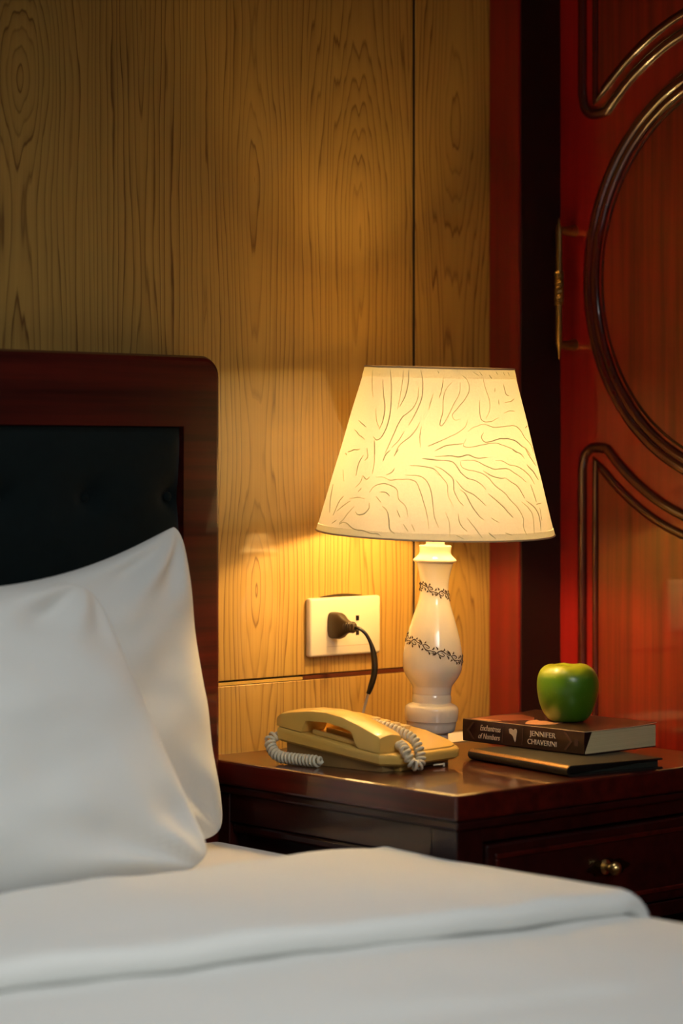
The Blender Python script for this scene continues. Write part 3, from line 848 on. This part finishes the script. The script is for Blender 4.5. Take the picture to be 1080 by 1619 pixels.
STROKES = [[[-471,77],[-425,182],[-397,244],[-395,321],[-411,370]],
[[-416,15],[-375,125],[-350,243],[-353,341],[-381,411],[-413,430],[-447,414]],
[[-478,246],[-448,316],[-406,370]],
[[-295,15],[-293,90],[-293,180],[-297,249]],
[[-255,15],[-246,89],[-255,165],[-286,235]],
[[-160,15],[-138,89],[-137,171],[-158,240],[-184,295],[-206,340]],
[[-165,116],[-165,185],[-198,247],[-250,289],[-279,339],[-298,394],[-319,458],[-336,514]],
[[-229,372],[-259,428],[-299,474]],
[[-137,321],[-166,377],[-206,419],[-247,455],[-270,504]],
[[-639,322],[-564,348],[-527,360]],
[[-660,380],[-590,405],[-516,431]],
[[-626,15],[-584,92],[-528,184]],
[[-60,150],[-77,204],[-86,245]],
[[-124,342],[-130,403],[-121,465]],
[[-78,457],[-30,435],[-2,421]],
[[-431,434],[-403,517]],
[[-663,516],[-597,498],[-536,495]],
[[8,54],[-3,122],[-21,177]],
[[69,81],[22,129],[7,190],[5,258],[-12,326],[7,329],[44,271],[76,210],[118,149],[129,81]],
[[140,34],[183,67],[193,122],[159,176],[99,237],[67,271],[82,301],[121,294]],
[[168,297],[142,345],[89,379],[16,414],[-40,442]],
[[310,47],[320,108],[341,182],[331,243],[293,290]],
[[262,182],[254,257],[265,304],[326,307],[396,284]],
[[147,412],[130,453],[181,456],[267,439],[350,433],[418,454],[474,468],[541,500]],
[[164,365],[213,338],[280,324],[347,341],[445,335],[549,334],[607,362],[650,404],[758,462],[759,504]],
[[266,372],[247,399],[276,426],[353,412],[428,406],[520,421],[571,450],[632,472],[680,508]],
[[505,88],[513,143],[549,156]],
[[483,197],[565,187],[618,174]],
[[454,258],[516,245],[583,249]],
[[409,108],[402,135]],
[[425,176],[422,210]],
[[230,15],[281,40]],
[[285,15],[311,40]],
[[370,34],[393,57]],
[[445,15],[465,34]],
[[533,15],[546,37]],
[[606,15],[621,37]],
[[-38,15],[-24,30]],
[[702,350],[759,338]],
[[-38,483],[31,451],[131,436]],
[[-492,525],[-516,576],[-517,647]],
[[-476,482],[-455,531],[-472,556]],
[[-418,480],[-398,556],[-396,632]],
[[-304,489],[-331,518],[-340,553]],
[[-251,480],[-275,522]],
[[-464,643],[-470,686],[-498,716]],
[[-464,643],[-432,663],[-410,647]],
[[-260,591],[-275,615],[-306,631]],
[[-368,648],[-322,646],[-275,660],[-219,654],[-172,652],[-131,667],[-108,714],[-85,782],[-66,849],[-54,930]],
[[-195,629],[-141,627],[-101,635],[-66,672],[-48,726],[-39,793],[-30,861],[-8,921]],
[[-174,570],[-105,574],[-37,589],[3,629]],
[[-108,530],[-53,532],[1,534]],
[[-392,740],[-371,708],[-330,684],[-278,688],[-232,713],[-216,767],[-176,807],[-158,867]],
[[-328,733],[-292,734],[-268,753]],
[[-346,758],[-310,794]],
[[-300,814],[-269,840],[-253,887],[-243,941],[-215,967]],
[[-218,830],[-197,873]],
[[-178,910],[-151,949]],
[[-137,907],[-119,947]],
[[-379,799],[-375,833],[-399,863],[-437,870],[-458,854]],
[[-560,941],[-531,924],[-487,934],[-448,955],[-386,960],[-342,973],[-302,973],[-281,985]],
[[-526,782],[-463,773],[-412,773]],
[[-474,827],[-508,865],[-533,903],[-562,934]],
[[-511,795],[-561,827],[-612,867]],
[[-583,772],[-614,810],[-638,891]],
[[-668,621],[-615,689]],
[[-694,522],[-667,535]],
[[-452,716],[-472,742]],
[[-759,714],[-730,798],[-687,881]],
[[-591,915],[-627,940]],
[[-36,514],[52,509],[94,515],[157,501],[199,518],[274,518]],
[[-36,535],[32,537],[73,553],[105,600],[144,636],[204,660],[242,700]],
[[107,539],[113,572],[146,589],[201,599],[262,632],[301,680],[348,714],[381,755],[434,817],[457,872],[447,919],[461,974]],
[[114,535],[198,538],[247,561],[312,585],[393,583],[459,611],[546,664]],
[[237,592],[285,622],[336,636],[384,637]],
[[383,640],[453,682],[488,731],[500,758]],
[[326,535],[376,535],[424,560],[488,571],[574,614],[613,646],[639,682]],
[[464,465],[500,486],[553,501],[580,529]],
[[618,469],[670,525],[737,576]],
[[593,564],[648,600],[720,658]],
[[-34,572],[6,588],[39,614],[65,648],[68,709],[90,762],[117,796]],
[[-33,603],[7,636],[33,676],[37,737],[65,804]],
[[78,648],[122,701],[179,737],[234,795]],
[[100,698],[128,728],[151,782],[186,842],[216,876]],
[[253,727],[292,761],[330,798],[361,836],[387,864]],
[[468,777],[515,813],[538,855],[531,916],[518,969]],
[[506,772],[576,815],[603,871],[587,952]],
[[23,832],[41,886],[44,974]],
[[86,844],[94,898],[128,944]],
[[130,863],[164,917],[203,984]],
[[73,963],[115,985]],
[[235,950],[270,984]],
[[255,862],[298,896]],
[[587,679],[602,741],[611,783]],
[[606,796],[677,793]],
[[636,818],[625,893]],
[[325,950],[364,968]]]
bm = bmesh.new()
rnd = random.Random(2)
for flip in (0, 180):
    for st in STROKES:
        pts = [(a / 10.0, b / 1000.0) for a, b in st]
        if len(pts) < 2: continue
        P = smooth_path([(a, b * 100, 0) for a, b in pts], 5)
        wd = rnd.uniform(0.00042, 0.00078)
        tube(bm, [shade_pt((p.x if flip == 0 else 180 - p.x * 0.98), min(0.99, max(0.008, p.y / 100 + 0.004 * nz(p.x * 0.25, p.y * 0.25, 1))), 0.0005) for p in P],
             lambda q, wd=wd: wd * (0.35 + 0.65 * math.sin(PI * q) ** 0.5), 6)
c = link('embossed_cord', bm, M['shade_line'], shade); c['kind'] = 'stuff'
# paper collar added unseen to narrow the upward light, then spider, stem, socket, bulb
bm = bmesh.new(); rows = []
for tt, rr in ((0.010, 0.0940), (0.014, 0.088), (0.018, 0.083)):
    rows.append([bm.verts.new(TS @ Vector((rr * math.cos(2 * PI * k / 96), rr * math.sin(2 * PI * k / 96), S1 + (S0 - S1) * tt))) for k in range(96)])
for a, b in zip(rows, rows[1:]):
    for k in range(96): bm.faces.new((a[k], a[(k + 1) % 96], b[(k + 1) % 96], b[k]))
link('light_collar', bm, M['shade'], shade, angle=180)
bm = bmesh.new()
for a in (0, 120, 240):
    tube(bm, [TS @ Vector((0, 0, S1 - 0.022)), TS @ Vector((0.05 * math.cos(math.radians(a)), 0.05 * math.sin(math.radians(a)), S1 - 0.016)), shade_pt(a - math.degrees(A_CAM), 0.02)], 0.0013, 6)
link('spider', bm, M['brass'], shade)
bm = lathe(bmesh.new(), [(0.0065, 0.268), (0.0065, 0.285), (0.0165, 0.287), (0.0175, 0.292), (0.0175, 0.325), (0.0140, 0.330), (0.006, 0.331)], 28)
link('socket', bm, M['brass'], lamp, angle=40)
bm = bmesh.new()
for s in (-1, 1):
    tube(bm, smooth_path([(s * 0.014, 0, 0.284), (s * 0.052, 0, 0.325), (s * 0.055, 0, 0.38), (s * 0.03, 0, 0.44), (0, 0, S1 - 0.024)], 6), 0.0013, 6)
link('harp', bm, M['brass'], lamp)
bm = lathe(bmesh.new(), [(0.0105, 0.3312), (0.0110, 0.338), (0.0140, 0.346), (0.0180, 0.354), (0.0195, 0.362), (0.0180, 0.370), (0.0130, 0.378), (0.0060, 0.3815), (0.0005, 0.3825)], 24)
bulb = link('bulb', bm, M['bulb'], lamp)
bulb['label'] = 'warm glowing bulb'

# ================================================================== WALL OUTLET + POWER CORD
out = thing('wall_outlet', 'ivory double wall outlet on the pine panel above the brass joint', 'outlet', (-0.0046, -0.0001, 0.7541))
link('plate', bx((-0.0620, -0.0105, -0.0385), (0.0620, 0.0, 0.0385), 0.0035, 3), M['outlet'], out, True, angle=30)
for sx in (-0.0215, 0.0200):
    for dz in (0.0098, -0.0095):
        if sx < 0: continue
        link('socket_slot', bx((sx - 0.0028, -0.0109, dz - 0.0034), (sx + 0.0028, -0.0104, dz + 0.0034)), M['black'], out, False)
link('label_strip', bx((-0.033, -0.0108, -0.0262), (0.046, -0.0104, -0.0256)), plain('faint_plate_line', (0.55, 0.42, 0.26), 0.5), out, False)
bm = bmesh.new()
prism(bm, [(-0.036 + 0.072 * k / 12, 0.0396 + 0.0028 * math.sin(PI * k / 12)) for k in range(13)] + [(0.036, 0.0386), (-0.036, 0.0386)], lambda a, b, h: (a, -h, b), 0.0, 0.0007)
link('cutout_shade', bm, M['brown_black'], out, False)['label'] = 'flat dark sliver painted as shade in the wall cutout above the plate'  # flat piece coloured dark for the shade inside the cutout

cord = thing('power_cord', 'black plug and power cord hanging from the ivory outlet behind the telephone', 'power cord', (-0.0286, -0.0108, 0.7565))
co = Vector((-0.0286, -0.0108, 0.7565))
bm = bmesh.new()
secs = [(0.0, 0.0125, 0.0172), (0.003, 0.0128, 0.0176), (0.012, 0.0126, 0.0172), (0.017, 0.0110, 0.0150), (0.022, 0.0085, 0.0105), (0.028, 0.0068, 0.0075), (0.0365, 0.0058, 0.0062), (0.038, 0.0045, 0.005)]
rings = []
for y, a, b in secs:
    ring = []
    for k in range(28):
        t = 2 * PI * k / 28
        cx = math.copysign(abs(math.cos(t)) ** 0.6, math.cos(t)); cz = math.copysign(abs(math.sin(t)) ** 0.6, math.sin(t))
        ring.append(bm.verts.new((a * 0.72 * cx + y * 0.16, -y - 0.0003, b * cz - y * 0.05)))
    rings.append(ring)
for a, b in zip(rings, rings[1:]):
    for k in range(28): bm.faces.new((a[k], a[(k + 1) % 28], b[(k + 1) % 28], b[k]))
bm.faces.new(rings[0][::-1]); bm.faces.new(rings[-1])
link('plug', bm, M['brown_black'], cord, angle=50)
bm = bmesh.new()
for y in (0.024, 0.0275, 0.031, 0.0345):
    ring = [(0.0062 * math.cos(2 * PI * k / 16) + y * 0.16, -y, 0.0068 * math.sin(2 * PI * k / 16) - y * 0.05) for k in range(16)]
    tube(bm, ring, 0.0010, 6, True)
link('strain_relief', bm, M['brown_black'], cord)
cp = [(-0.0225, -0.0485, 0.7545), (-0.0195, -0.054, 0.7535), (-0.013, -0.060, 0.746), (-0.0065, -0.0635, 0.731), (-0.0020, -0.0640, 0.712), (-0.0015, -0.0630, 0.694), (-0.0040, -0.0590, 0.677), (-0.0058, -0.0560, 0.668)]
link('cable', tube(bmesh.new(), [p - co for p in smooth_path(cp, 8)], lambda s: 0.0023 + 0.0018 * sstep(0.35, 0.55, s) - 0.0010 * sstep(0.8, 1, s), 12), M['black'], cord)
cp2 = [(-0.0056, -0.0563, 0.6695), (-0.0070, -0.053, 0.657), (-0.0095, -0.049, 0.640), (-0.012, -0.045, 0.618), (-0.014, -0.040, 0.604), (-0.02, -0.03, 0.6025), (-0.03, -0.018, 0.6025)]
w_ = link('wire', tube(bmesh.new(), [p - co for p in smooth_path(cp2, 6)], 0.0019, 10), M['grey_wire'], cord); w_['label'] = 'pale grey lower wire'

# ================================================================== TELEPHONE
TROT = math.radians(7.5)
tel = thing('telephone', 'cream yellow desk telephone with corded handset on the nightstand', 'telephone', (-0.1215, -0.1915, NZ), TROT)
PW, PL = 0.145, 0.182
def ztop(y): return 0.0205 + (y + PL / 2) / PL * 0.024
def zbot(y): return 0.0065 + (y + PL / 2) / PL * 0.020
hw, hl = PW / 2, PL / 2
# tilted slab body with chamfered corners and a softly raised edge
def slab_outline(ins=0.0):
    c = 0.016
    pts = [(-hw + ins, hl - ins), (-hw + ins, -0.074 + ins * 0.5), (-0.046 + ins * 0.5, -hl + ins), (hw - 0.02, -hl + ins)]
    for k in range(1, 6):
        a = -PI / 2 + PI / 2 * k / 6
        pts.append((hw - ins - 0.02 + 0.02 * math.cos(a), -hl + ins + 0.02 + 0.02 * math.sin(a)))
    pts += [(hw - ins, -hl + 0.03), (hw - ins, hl - 0.012), (hw - ins - 0.012, hl - ins)]
    return pts
def stack(layers):
    bm = bmesh.new(); rings = []
    for ins, fz in layers:
        rings.append([bm.verts.new((x, y, fz(y))) for x, y in slab_outline(ins)])
    n = len(rings[0])
    for a, b in zip(rings, rings[1:]):
        for k in range(n): bm.faces.new((a[k], a[(k + 1) % n], b[(k + 1) % n], b[k]))
    bm.faces.new(rings[0][::-1]); bm.faces.new(rings[-1])
    return bm
bm = stack([(0.004, zbot), (0.0005, lambda y: zbot(y) + 0.003), (0.0, lambda y: ztop(y) - 0.006), (0.0, lambda y: ztop(y) - 0.0025), (0.0012, lambda y: ztop(y) - 0.0006), (0.003, ztop)])
tb = link('body', bm, M['cream'], tel, angle=35)
bm = bmesh.new()
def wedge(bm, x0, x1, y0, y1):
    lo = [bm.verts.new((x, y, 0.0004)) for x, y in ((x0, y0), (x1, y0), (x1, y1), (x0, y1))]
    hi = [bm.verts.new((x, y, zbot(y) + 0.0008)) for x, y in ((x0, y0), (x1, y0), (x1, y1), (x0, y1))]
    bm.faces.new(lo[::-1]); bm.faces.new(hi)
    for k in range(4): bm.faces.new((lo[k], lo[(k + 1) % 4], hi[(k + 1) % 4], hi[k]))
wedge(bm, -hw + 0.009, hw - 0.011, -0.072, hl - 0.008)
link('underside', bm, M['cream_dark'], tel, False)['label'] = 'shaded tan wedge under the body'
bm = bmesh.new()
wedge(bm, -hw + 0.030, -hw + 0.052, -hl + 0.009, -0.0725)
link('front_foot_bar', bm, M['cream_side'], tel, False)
# handset: arched grip on two ends, lying along the left edge
hx0, hx1 = -hw + 0.001, -hw + 0.0445
ys = [0.094 - 0.167 * k / 48 for k in range(49)]
def h_top(y):
    k = [(0.094, 0.0560), (0.088, 0.0605), (0.07, 0.0640), (0.04, 0.0672), (0.012, 0.0672), (-0.015, 0.0630), (-0.040, 0.0555), (-0.060, 0.0485), (-0.070, 0.0445), (-0.0735, 0.0415)]
    for (a, za), (b, zb) in zip(k, k[1:]):
        if b <= y <= a: return za + (zb - za) * (a - y) / (a - b)
    return k[-1][1]
def h_bot(y):
    z = ztop(y) + 0.0006
    def up(t): return t * t * (3 - 2 * t)
    if -0.040 < y < 0.052:
        rise = min(1.0, (0.052 - y) / 0.006, (y + 0.040) / 0.012)
        return max(z, z + up(rise) * (h_top(y) - 0.0125 - z))
    return z
bm = bmesh.new(); rings = []
for y in ys:
    zt, zb = h_top(y), h_bot(y); h = zt - zb
    cr = min(0.0035, h * 0.3); taper = 0.0015 * sstep(-0.064, -0.073, y) + 0.001 * sstep(0.086, 0.094, y)
    a, b = hx0 + taper, hx1 - taper
    crown = 0.0022
    sec = [(a, zb), (a, zt - cr), (a + cr * 0.35, zt - cr * 0.3), (a + cr * 1.2, zt)]
    for k in range(1, 6):
        t = k / 6; sec.append((a + cr * 1.2 + (b - a - 2.4 * cr) * t, zt + crown * math.sin(PI * t)))
    sec += [(b - cr * 1.2, zt), (b - cr * 0.35, zt - cr * 0.3), (b, zt - cr), (b, zb)]
    rings.append([bm.verts.new((x, y, z)) for x, z in sec])
n = len(rings[0])
for a, b in zip(rings, rings[1:]):
    for k in range(n): bm.faces.new((a[k], a[(k + 1) % n], b[(k + 1) % n], b[k]))
bm.faces.new(rings[0][::-1]); bm.faces.new(rings[-1])
hs = link('handset', bm, M['cream'], tel, angle=32)
# cradle ridge seen inside the grip opening
bm = bmesh.new()
for x0, x1 in ((hx0 + 0.006, hx0 + 0.012), (hx1 - 0.012, hx1 - 0.006)):
    lo = []
    box(bm, (x0, -0.040, 0.034), (x1, 0.040, 0.0405), 0.002)
for v in bm.verts: v.co.z += (v.co.y) * 0.13 - 0.0015
link('cradle', bm, M['cream_side'], tel, False)
# raised key plate on the right half
bm = bmesh.new()
po = [(-0.018, hl - 0.004), (-0.018, -0.070), (-0.010, -hl + 0.006), (hw - 0.022, -hl + 0.006), (hw - 0.010, -hl + 0.010), (hw - 0.0035, -hl + 0.024), (hw - 0.002, -0.03), (hw - 0.002, hl - 0.010), (hw - 0.008, hl - 0.004)]
def zpl(x, y): return ztop(y) + 0.0015 + 0.0065 * sstep(-hl, -hl + 0.06, y)
lo = [bm.verts.new((x, y, ztop(y) - 0.0004)) for x, y in po]; hi = [bm.verts.new((x, y, zpl(x, y))) for x, y in po]
bm.faces.new(lo[::-1])
for k in range(len(po)): bm.faces.new((lo[k], lo[(k + 1) % len(po)], hi[(k + 1) % len(po)], hi[k]))
tf = bm.faces.new(hi)
bmesh.ops.triangulate(bm, faces=[tf])
link('key_plate', bm, M['cream'], tel, True, angle=40)
keys = None
for r in range(4):
    for c_ in range(3):
        kx_, ky = 0.0135 + 0.0180 * c_, 0.036 - 0.0160 * r
        if keys is None:
            keys = link('key', bx((-0.006, -0.0042, 0.0), (0.0065, 0.0046, 0.0050), 0.0012), M['key'], tel, False); k_ = keys
        else:
            k_ = keys.copy(); COL.objects.link(k_); k_.parent = tel
        k_.location = (kx_, ky, zpl(kx_, ky) - 0.0006); k_.rotation_euler = (math.atan(0.024 / PL), 0, 0)
def coil(path, turns, R, wire, lead=2):
    P = smooth_path(path, 12); m = len(P)
    L = [0]
    for a, b in zip(P, P[1:]): L.append(L[-1] + (b - a).length)
    tot = L[-1]; N = int(turns * 14); pts = []
    nrm = (P[1] - P[0]).orthogonal().normalized(); prev = (P[1] - P[0]).normalized()
    for i in range(N + 1):
        s = tot * i / N; k = 0
        while k < m - 2 and L[k + 1] < s: k += 1
        t = (s - L[k]) / max(1e-9, L[k + 1] - L[k])
        p = P[k].lerp(P[k + 1], t); tg = (P[min(k + 2, m - 1)] - P[max(k - 1, 0)]).normalized()
        nrm = (prev.rotation_difference(tg) @ nrm).normalized(); prev = tg
        b = tg.cross(nrm); a = 2 * PI * turns * i / N
        env = min(1.0, i / (lead * 7), (N - i) / (lead * 7))
        pts.append(p + R * env * (math.cos(a) * nrm + math.sin(a) * b))
    return tube(bmesh.new(), pts, wire, 7)
link('coiled_cord', coil([(hx0 + 0.006, hl + 0.004, 0.034), (-hw - 0.004, hl + 0.008, 0.027), (-hw - 0.0085, hl, 0.016), (-hw - 0.0105, hl - 0.014, 0.0092), (-hw - 0.0100, hl - 0.042, 0.0080), (-hw - 0.0085, hl - 0.082, 0.0080)], 20, 0.0056, 0.0021), M['coil'], tel)['label'] = 'off white coiled cord beside the body'
link('coiled_cord', coil([(-0.036, -0.0725, 0.030), (-0.0405, -0.083, 0.031), (-0.0475, -0.096, 0.024), (-0.0465, -0.103, 0.0125), (-0.038, -0.106, 0.0085), (-0.0295, -0.103, 0.015), (-0.0255, -0.097, 0.027), (-0.0225, -0.086, 0.0375), (-0.0205, -0.064, 0.0445), (-0.0205, -0.04, 0.0490), (-0.0200, -0.012, 0.0510), (-0.0200, 0.02, 0.0510), (-0.0195, 0.05, 0.0540)], 38, 0.0050, 0.0019), M['coil'], tel)['label'] = 'off white coiled cord looping over the front edge'
# short line plug under the front edge
bm = bmesh.new()
tube(bm, [(0.012, -hl + 0.002, 0.0035), (0.027, -hl - 0.002, 0.0035)], 0.0011, 8)
tube(bm, [(0.027, -hl - 0.002, 0.0008), (0.027, -hl - 0.002, 0.0050)], 0.0014, 8)
link('line_plug', bm, M['coil'], tel)

# ================================================================== NOTEBOOK, NOVEL, CARD, APPLE
nbk = thing('notebook', 'dark leather notebook with painted bronze spine glint under the novel', 'notebook', (-0.0245, -0.346, NZ), math.radians(-8.5))
NL, NW, NH = 0.200, 0.146, 0.0135
# local: spine along y at x=0, pages toward +x
bm = bmesh.new(); sec = []
for k in range(13):
    a = PI / 2 + PI * k / 12
    sec.append((0.0065 + 0.0066 * math.cos(a), NH / 2 + (NH / 2 - 0.0003) * math.sin(a)))
outer = [(NW, NH - 0.0003)] + sec + [(NW, 0.0003)]
inner = [(NW, 0.0024)] + [(0.0065 + 0.0046 * math.cos(PI * 1.5 - PI * k / 8), NH / 2 + (NH / 2 - 0.0024) * math.sin(PI * 1.5 - PI * k / 8)) for k in range(9)] + [(NW, NH - 0.0024)]
prism(bm, outer + inner, lambda a, b, h: (a, h, b), -NL / 2, NL / 2)
bmesh.ops.triangulate(bm, faces=[f for f in bm.faces if len(f.verts) > 4])
nc = link('cover', bm, M['leather'], nbk, True, angle=30)
link('page_block', bx((0.0085, -NL / 2 + 0.004, 0.0026), (NW - 0.004, NL / 2 - 0.004, NH - 0.0026)), M['dark_pages'], nbk, False)
bm = bmesh.new()
prism(bm, [(0.0065 + 0.00672 * math.cos(PI / 2 + PI * k / 16), NH / 2 + (NH / 2 - 0.0001) * math.sin(PI / 2 + PI * k / 16)) for k in range(0, 6)] + [(0.0065 + 0.0060 * math.cos(PI / 2 + PI * k / 16), NH / 2 + (NH / 2 - 0.0008) * math.sin(PI / 2 + PI * k / 16)) for k in range(5, -1, -1)], lambda a, b, h: (a, h, b), -NL / 2 + 0.001, NL / 2 - 0.001)
bmesh.ops.triangulate(bm, faces=[f for f in bm.faces if len(f.verts) > 4])
link('spine_glint', bm, M['leather_glint'], nc, True)['label'] = 'lamp reflection painted bronze on the spine edge'
bm = bmesh.new()
for k in range(46):
    y = -NL / 2 + 0.004 + (NL - 0.008) * k / 45
    box(bm, (0.0036, y - 0.0011, NH - 0.0010), (0.0048, y + 0.0011, NH + 0.0001), 0.0002, 1)
st = link('stitching', bm, plain('stitch_glint', (0.42, 0.24, 0.07), 0.5, 0.2, 200), nc, False)  # dotted highlight along the spine, put in as gold stitches

book = thing('paperback_novel', 'thick paperback novel with dark brown spine lying on the notebook', 'book', (0.0470, -0.2865, NZ + NH + 0.0004), math.radians(1.0))
BL_, BW, BH = 0.209, 0.134, 0.0282
ct = 0.0007
bm = bmesh.new()
def curl(x): return 0.0020 * max(0, (x - 0.08) / 0.05) ** 2
topo = [(BW * k / 10, BH + curl(BW * k / 10)) for k in range(10, -1, -1)]
topi = [(BW * k / 10, BH - ct + curl(BW * k / 10)) for k in range(0, 11)]
outer = topo + [(-0.0006, BH - 0.0012), (-0.0012, BH * 0.5), (-0.0006, 0.0010), (0.0006, 0.0)] + [(BW, 0.0)]
inner = [(BW, ct), (0.0008, ct), (0.0004, BH * 0.5), (0.0012, BH - ct)] + topi[1:]
prism(bm, outer + inner, lambda a, b, h: (a, h, b), -BL_ / 2, BL_ / 2)
bmesh.ops.triangulate(bm, faces=[f for f in bm.faces if len(f.verts) > 4])
bc = link('cover', bm, M['spine'], book, True, angle=30)
link('page_block', bx((0.0022, -BL_ / 2 + 0.0006, ct + 0.0002), (BW - 0.0010, BL_ / 2 - 0.0006, BH - ct - 0.0002), 0.0004, 1), M['pages'], book, False)['label'] = 'pale cream page block'
link('worn_edge', tube(bmesh.new(), [(0.0004, -BL_ / 2 + 0.0006, BH - 0.0003), (0.0004, 0, BH - 0.0002), (0.0004, BL_ / 2 - 0.0006, BH - 0.0003)], 0.00055, 6), M['cover_edge'], bc)
bm = bmesh.new()
tube(bm, [(x, -BL_ / 2 + 0.0002, BH + curl(x) - 0.0003) for x in [BW * k / 10 for k in range(11)]], 0.0005, 6)
link('worn_edge', bm, M['cover_edge'], bc)
# spine print: text runs from the far end to the near end
SPX = -0.00165
def spm(frac, z):   # frac 0 far end .. 1 near end
    m = Matrix(((0, 0, -1, SPX), (-1, 0, 0, BL_ / 2 - BL_ * frac), (0, 1, 0, z), (0, 0, 0, 1)))
    return m
text_mesh('title_print', 'Enchantress', 0.0105, M['print_white'], bc, spm(0.237, 0.0190), 0.0003, 0.32, 0.036)
text_mesh('title_print', 'of Numbers', 0.0100, M['print_white'], bc, spm(0.225, 0.0085), 0.0003, 0.32, 0.038)
text_mesh('author_print', 'JENNIFER', 0.0092, M['print_white'], bc, spm(0.672, 0.0192), 0.0003, 0.0, 0.044)
text_mesh('author_print', 'CHIAVERINI', 0.0092, M['print_white'], bc, spm(0.667, 0.0088), 0.0003, 0.0, 0.049)
def flat(name, pts, mat, parent=bc):
    bm = bmesh.new()
    prism(bm, pts, lambda f, z, h: (SPX + 0.0003 - h, BL_ / 2 - BL_ * f, z), 0.0, 0.0005)
    bmesh.ops.triangulate(bm, faces=[f for f in bm.faces if len(f.verts) > 4])
    return link(name, bm, mat, parent, False)
flat('emblem_print', [(0.395, 0.0215), (0.405, 0.0225), (0.420, 0.0222), (0.432, 0.0205), (0.445, 0.0228), (0.458, 0.0222), (0.462, 0.0195), (0.455, 0.0130), (0.451, 0.0085), (0.447, 0.0062), (0.440, 0.0080), (0.430, 0.0130), (0.415, 0.0155), (0.402, 0.0160), (0.398, 0.0185)], M['print_white'])
for f in (0.335, 0.500):
    flat('spine_rule', [(f, 0.0035), (f + 0.010, 0.0250), (f + 0.014, 0.0250), (f + 0.004, 0.0035)], M['print_dim'])
for f, d in ((0.085, -1), (0.86, 1)):
    flat('chevron_print', [(f - 0.02 * d, 0.0255), (f + 0.03 * d, 0.0145), (f - 0.02 * d, 0.0035), (f - 0.003 * d, 0.0035), (f + 0.047 * d, 0.0145), (f - 0.003 * d, 0.0255)], M['print_dim'])
flat('publisher_mark', [(0.925, 0.0100), (0.955, 0.0100), (0.955, 0.0180), (0.925, 0.0180)], M['print_dim'])
# cover picture: muted figure shapes
def cflat(name, pts, mat, h=0.00025):
    bm = bmesh.new()
    prism(bm, pts, lambda a, b, hh: (a, b, BH + curl(a) + hh), -0.0001, h)
    bmesh.ops.triangulate(bm, faces=[f for f in bm.faces if len(f.verts) > 4])
    return link(name, bm, mat, bc, False)
cflat('cover_picture', [(0.006, 0.098), (0.060, 0.100), (0.088, 0.085), (0.075, 0.050), (0.052, 0.030), (0.030, 0.042), (0.010, 0.060)], M['rose_print'], 0.00022)
cflat('cover_picture', [(0.010, 0.005), (0.022, 0.016), (0.040, 0.028), (0.058, 0.030), (0.050, 0.018), (0.062, 0.008), (0.058, -0.016), (0.036, -0.022), (0.018, -0.012)], M['peach'], 0.0003)
cflat('cover_picture', [(0.004, 0.094), (0.012, 0.090), (0.020, 0.062), (0.013, 0.048), (0.005, 0.062)], M['peach'], 0.0003)

tag(link('paper_card', bx((0.062, -0.108, NZ + 0.0003), (0.200, -0.028, NZ + 0.0013), 0.0003, 1), M['paper']), 'white paper card lying on the nightstand behind the novel', 'card')

ap = thing('apple', 'shiny green apple standing on the brown paperback', 'apple', (0.1205, -0.2945, NZ + NH + BH + 0.0008))
prof = [(0.0004, 0.0075), (0.0050, 0.0050), (0.0105, 0.0016), (0.0165, 0.0003), (0.0215, 0.0012), (0.0270, 0.0058), (0.0318, 0.0135), (0.0358, 0.0240), (0.0384, 0.0360), (0.0392, 0.0460), (0.0382, 0.0555), (0.0350, 0.0635), (0.0296, 0.0690), (0.0225, 0.0716), (0.0150, 0.0712), (0.0085, 0.0678), (0.0035, 0.0625), (0.0003, 0.0598)]
pp = smooth_path([(r, 0, z) for r, z in prof], 4)
bm = lathe(bmesh.new(), [(max(p.x, 0.0002), p.z) for p in pp], 64)
for v in bm.verts:
    a = math.atan2(v.co.y, v.co.x); k = v.co.z / 0.072
    s = 1 + 0.009 * math.cos(5 * a + 0.4) * (0.3 + abs(k - 0.5)) + 0.015 * nz(v.co.x * 30, v.co.y * 30, v.co.z * 30)
    v.co.x *= s; v.co.y *= s
    v.co.z += 0.0006 * math.cos(5 * a + 1.0) * sstep(0.6, 1.0, k)
skin = link('flesh', bm, M['apple'], ap, angle=180)
bm = tube(bmesh.new(), smooth_path([(0, 0, 0.0585), (0.0004, 0, 0.064), (0.0016, 0.0008, 0.0695)], 4), lambda s: 0.0011 + 0.0006 * s, 10)
link('stem', bm, plain('brown_stem', (0.07, 0.035, 0.015), 0.7, 0.3, 300), ap)
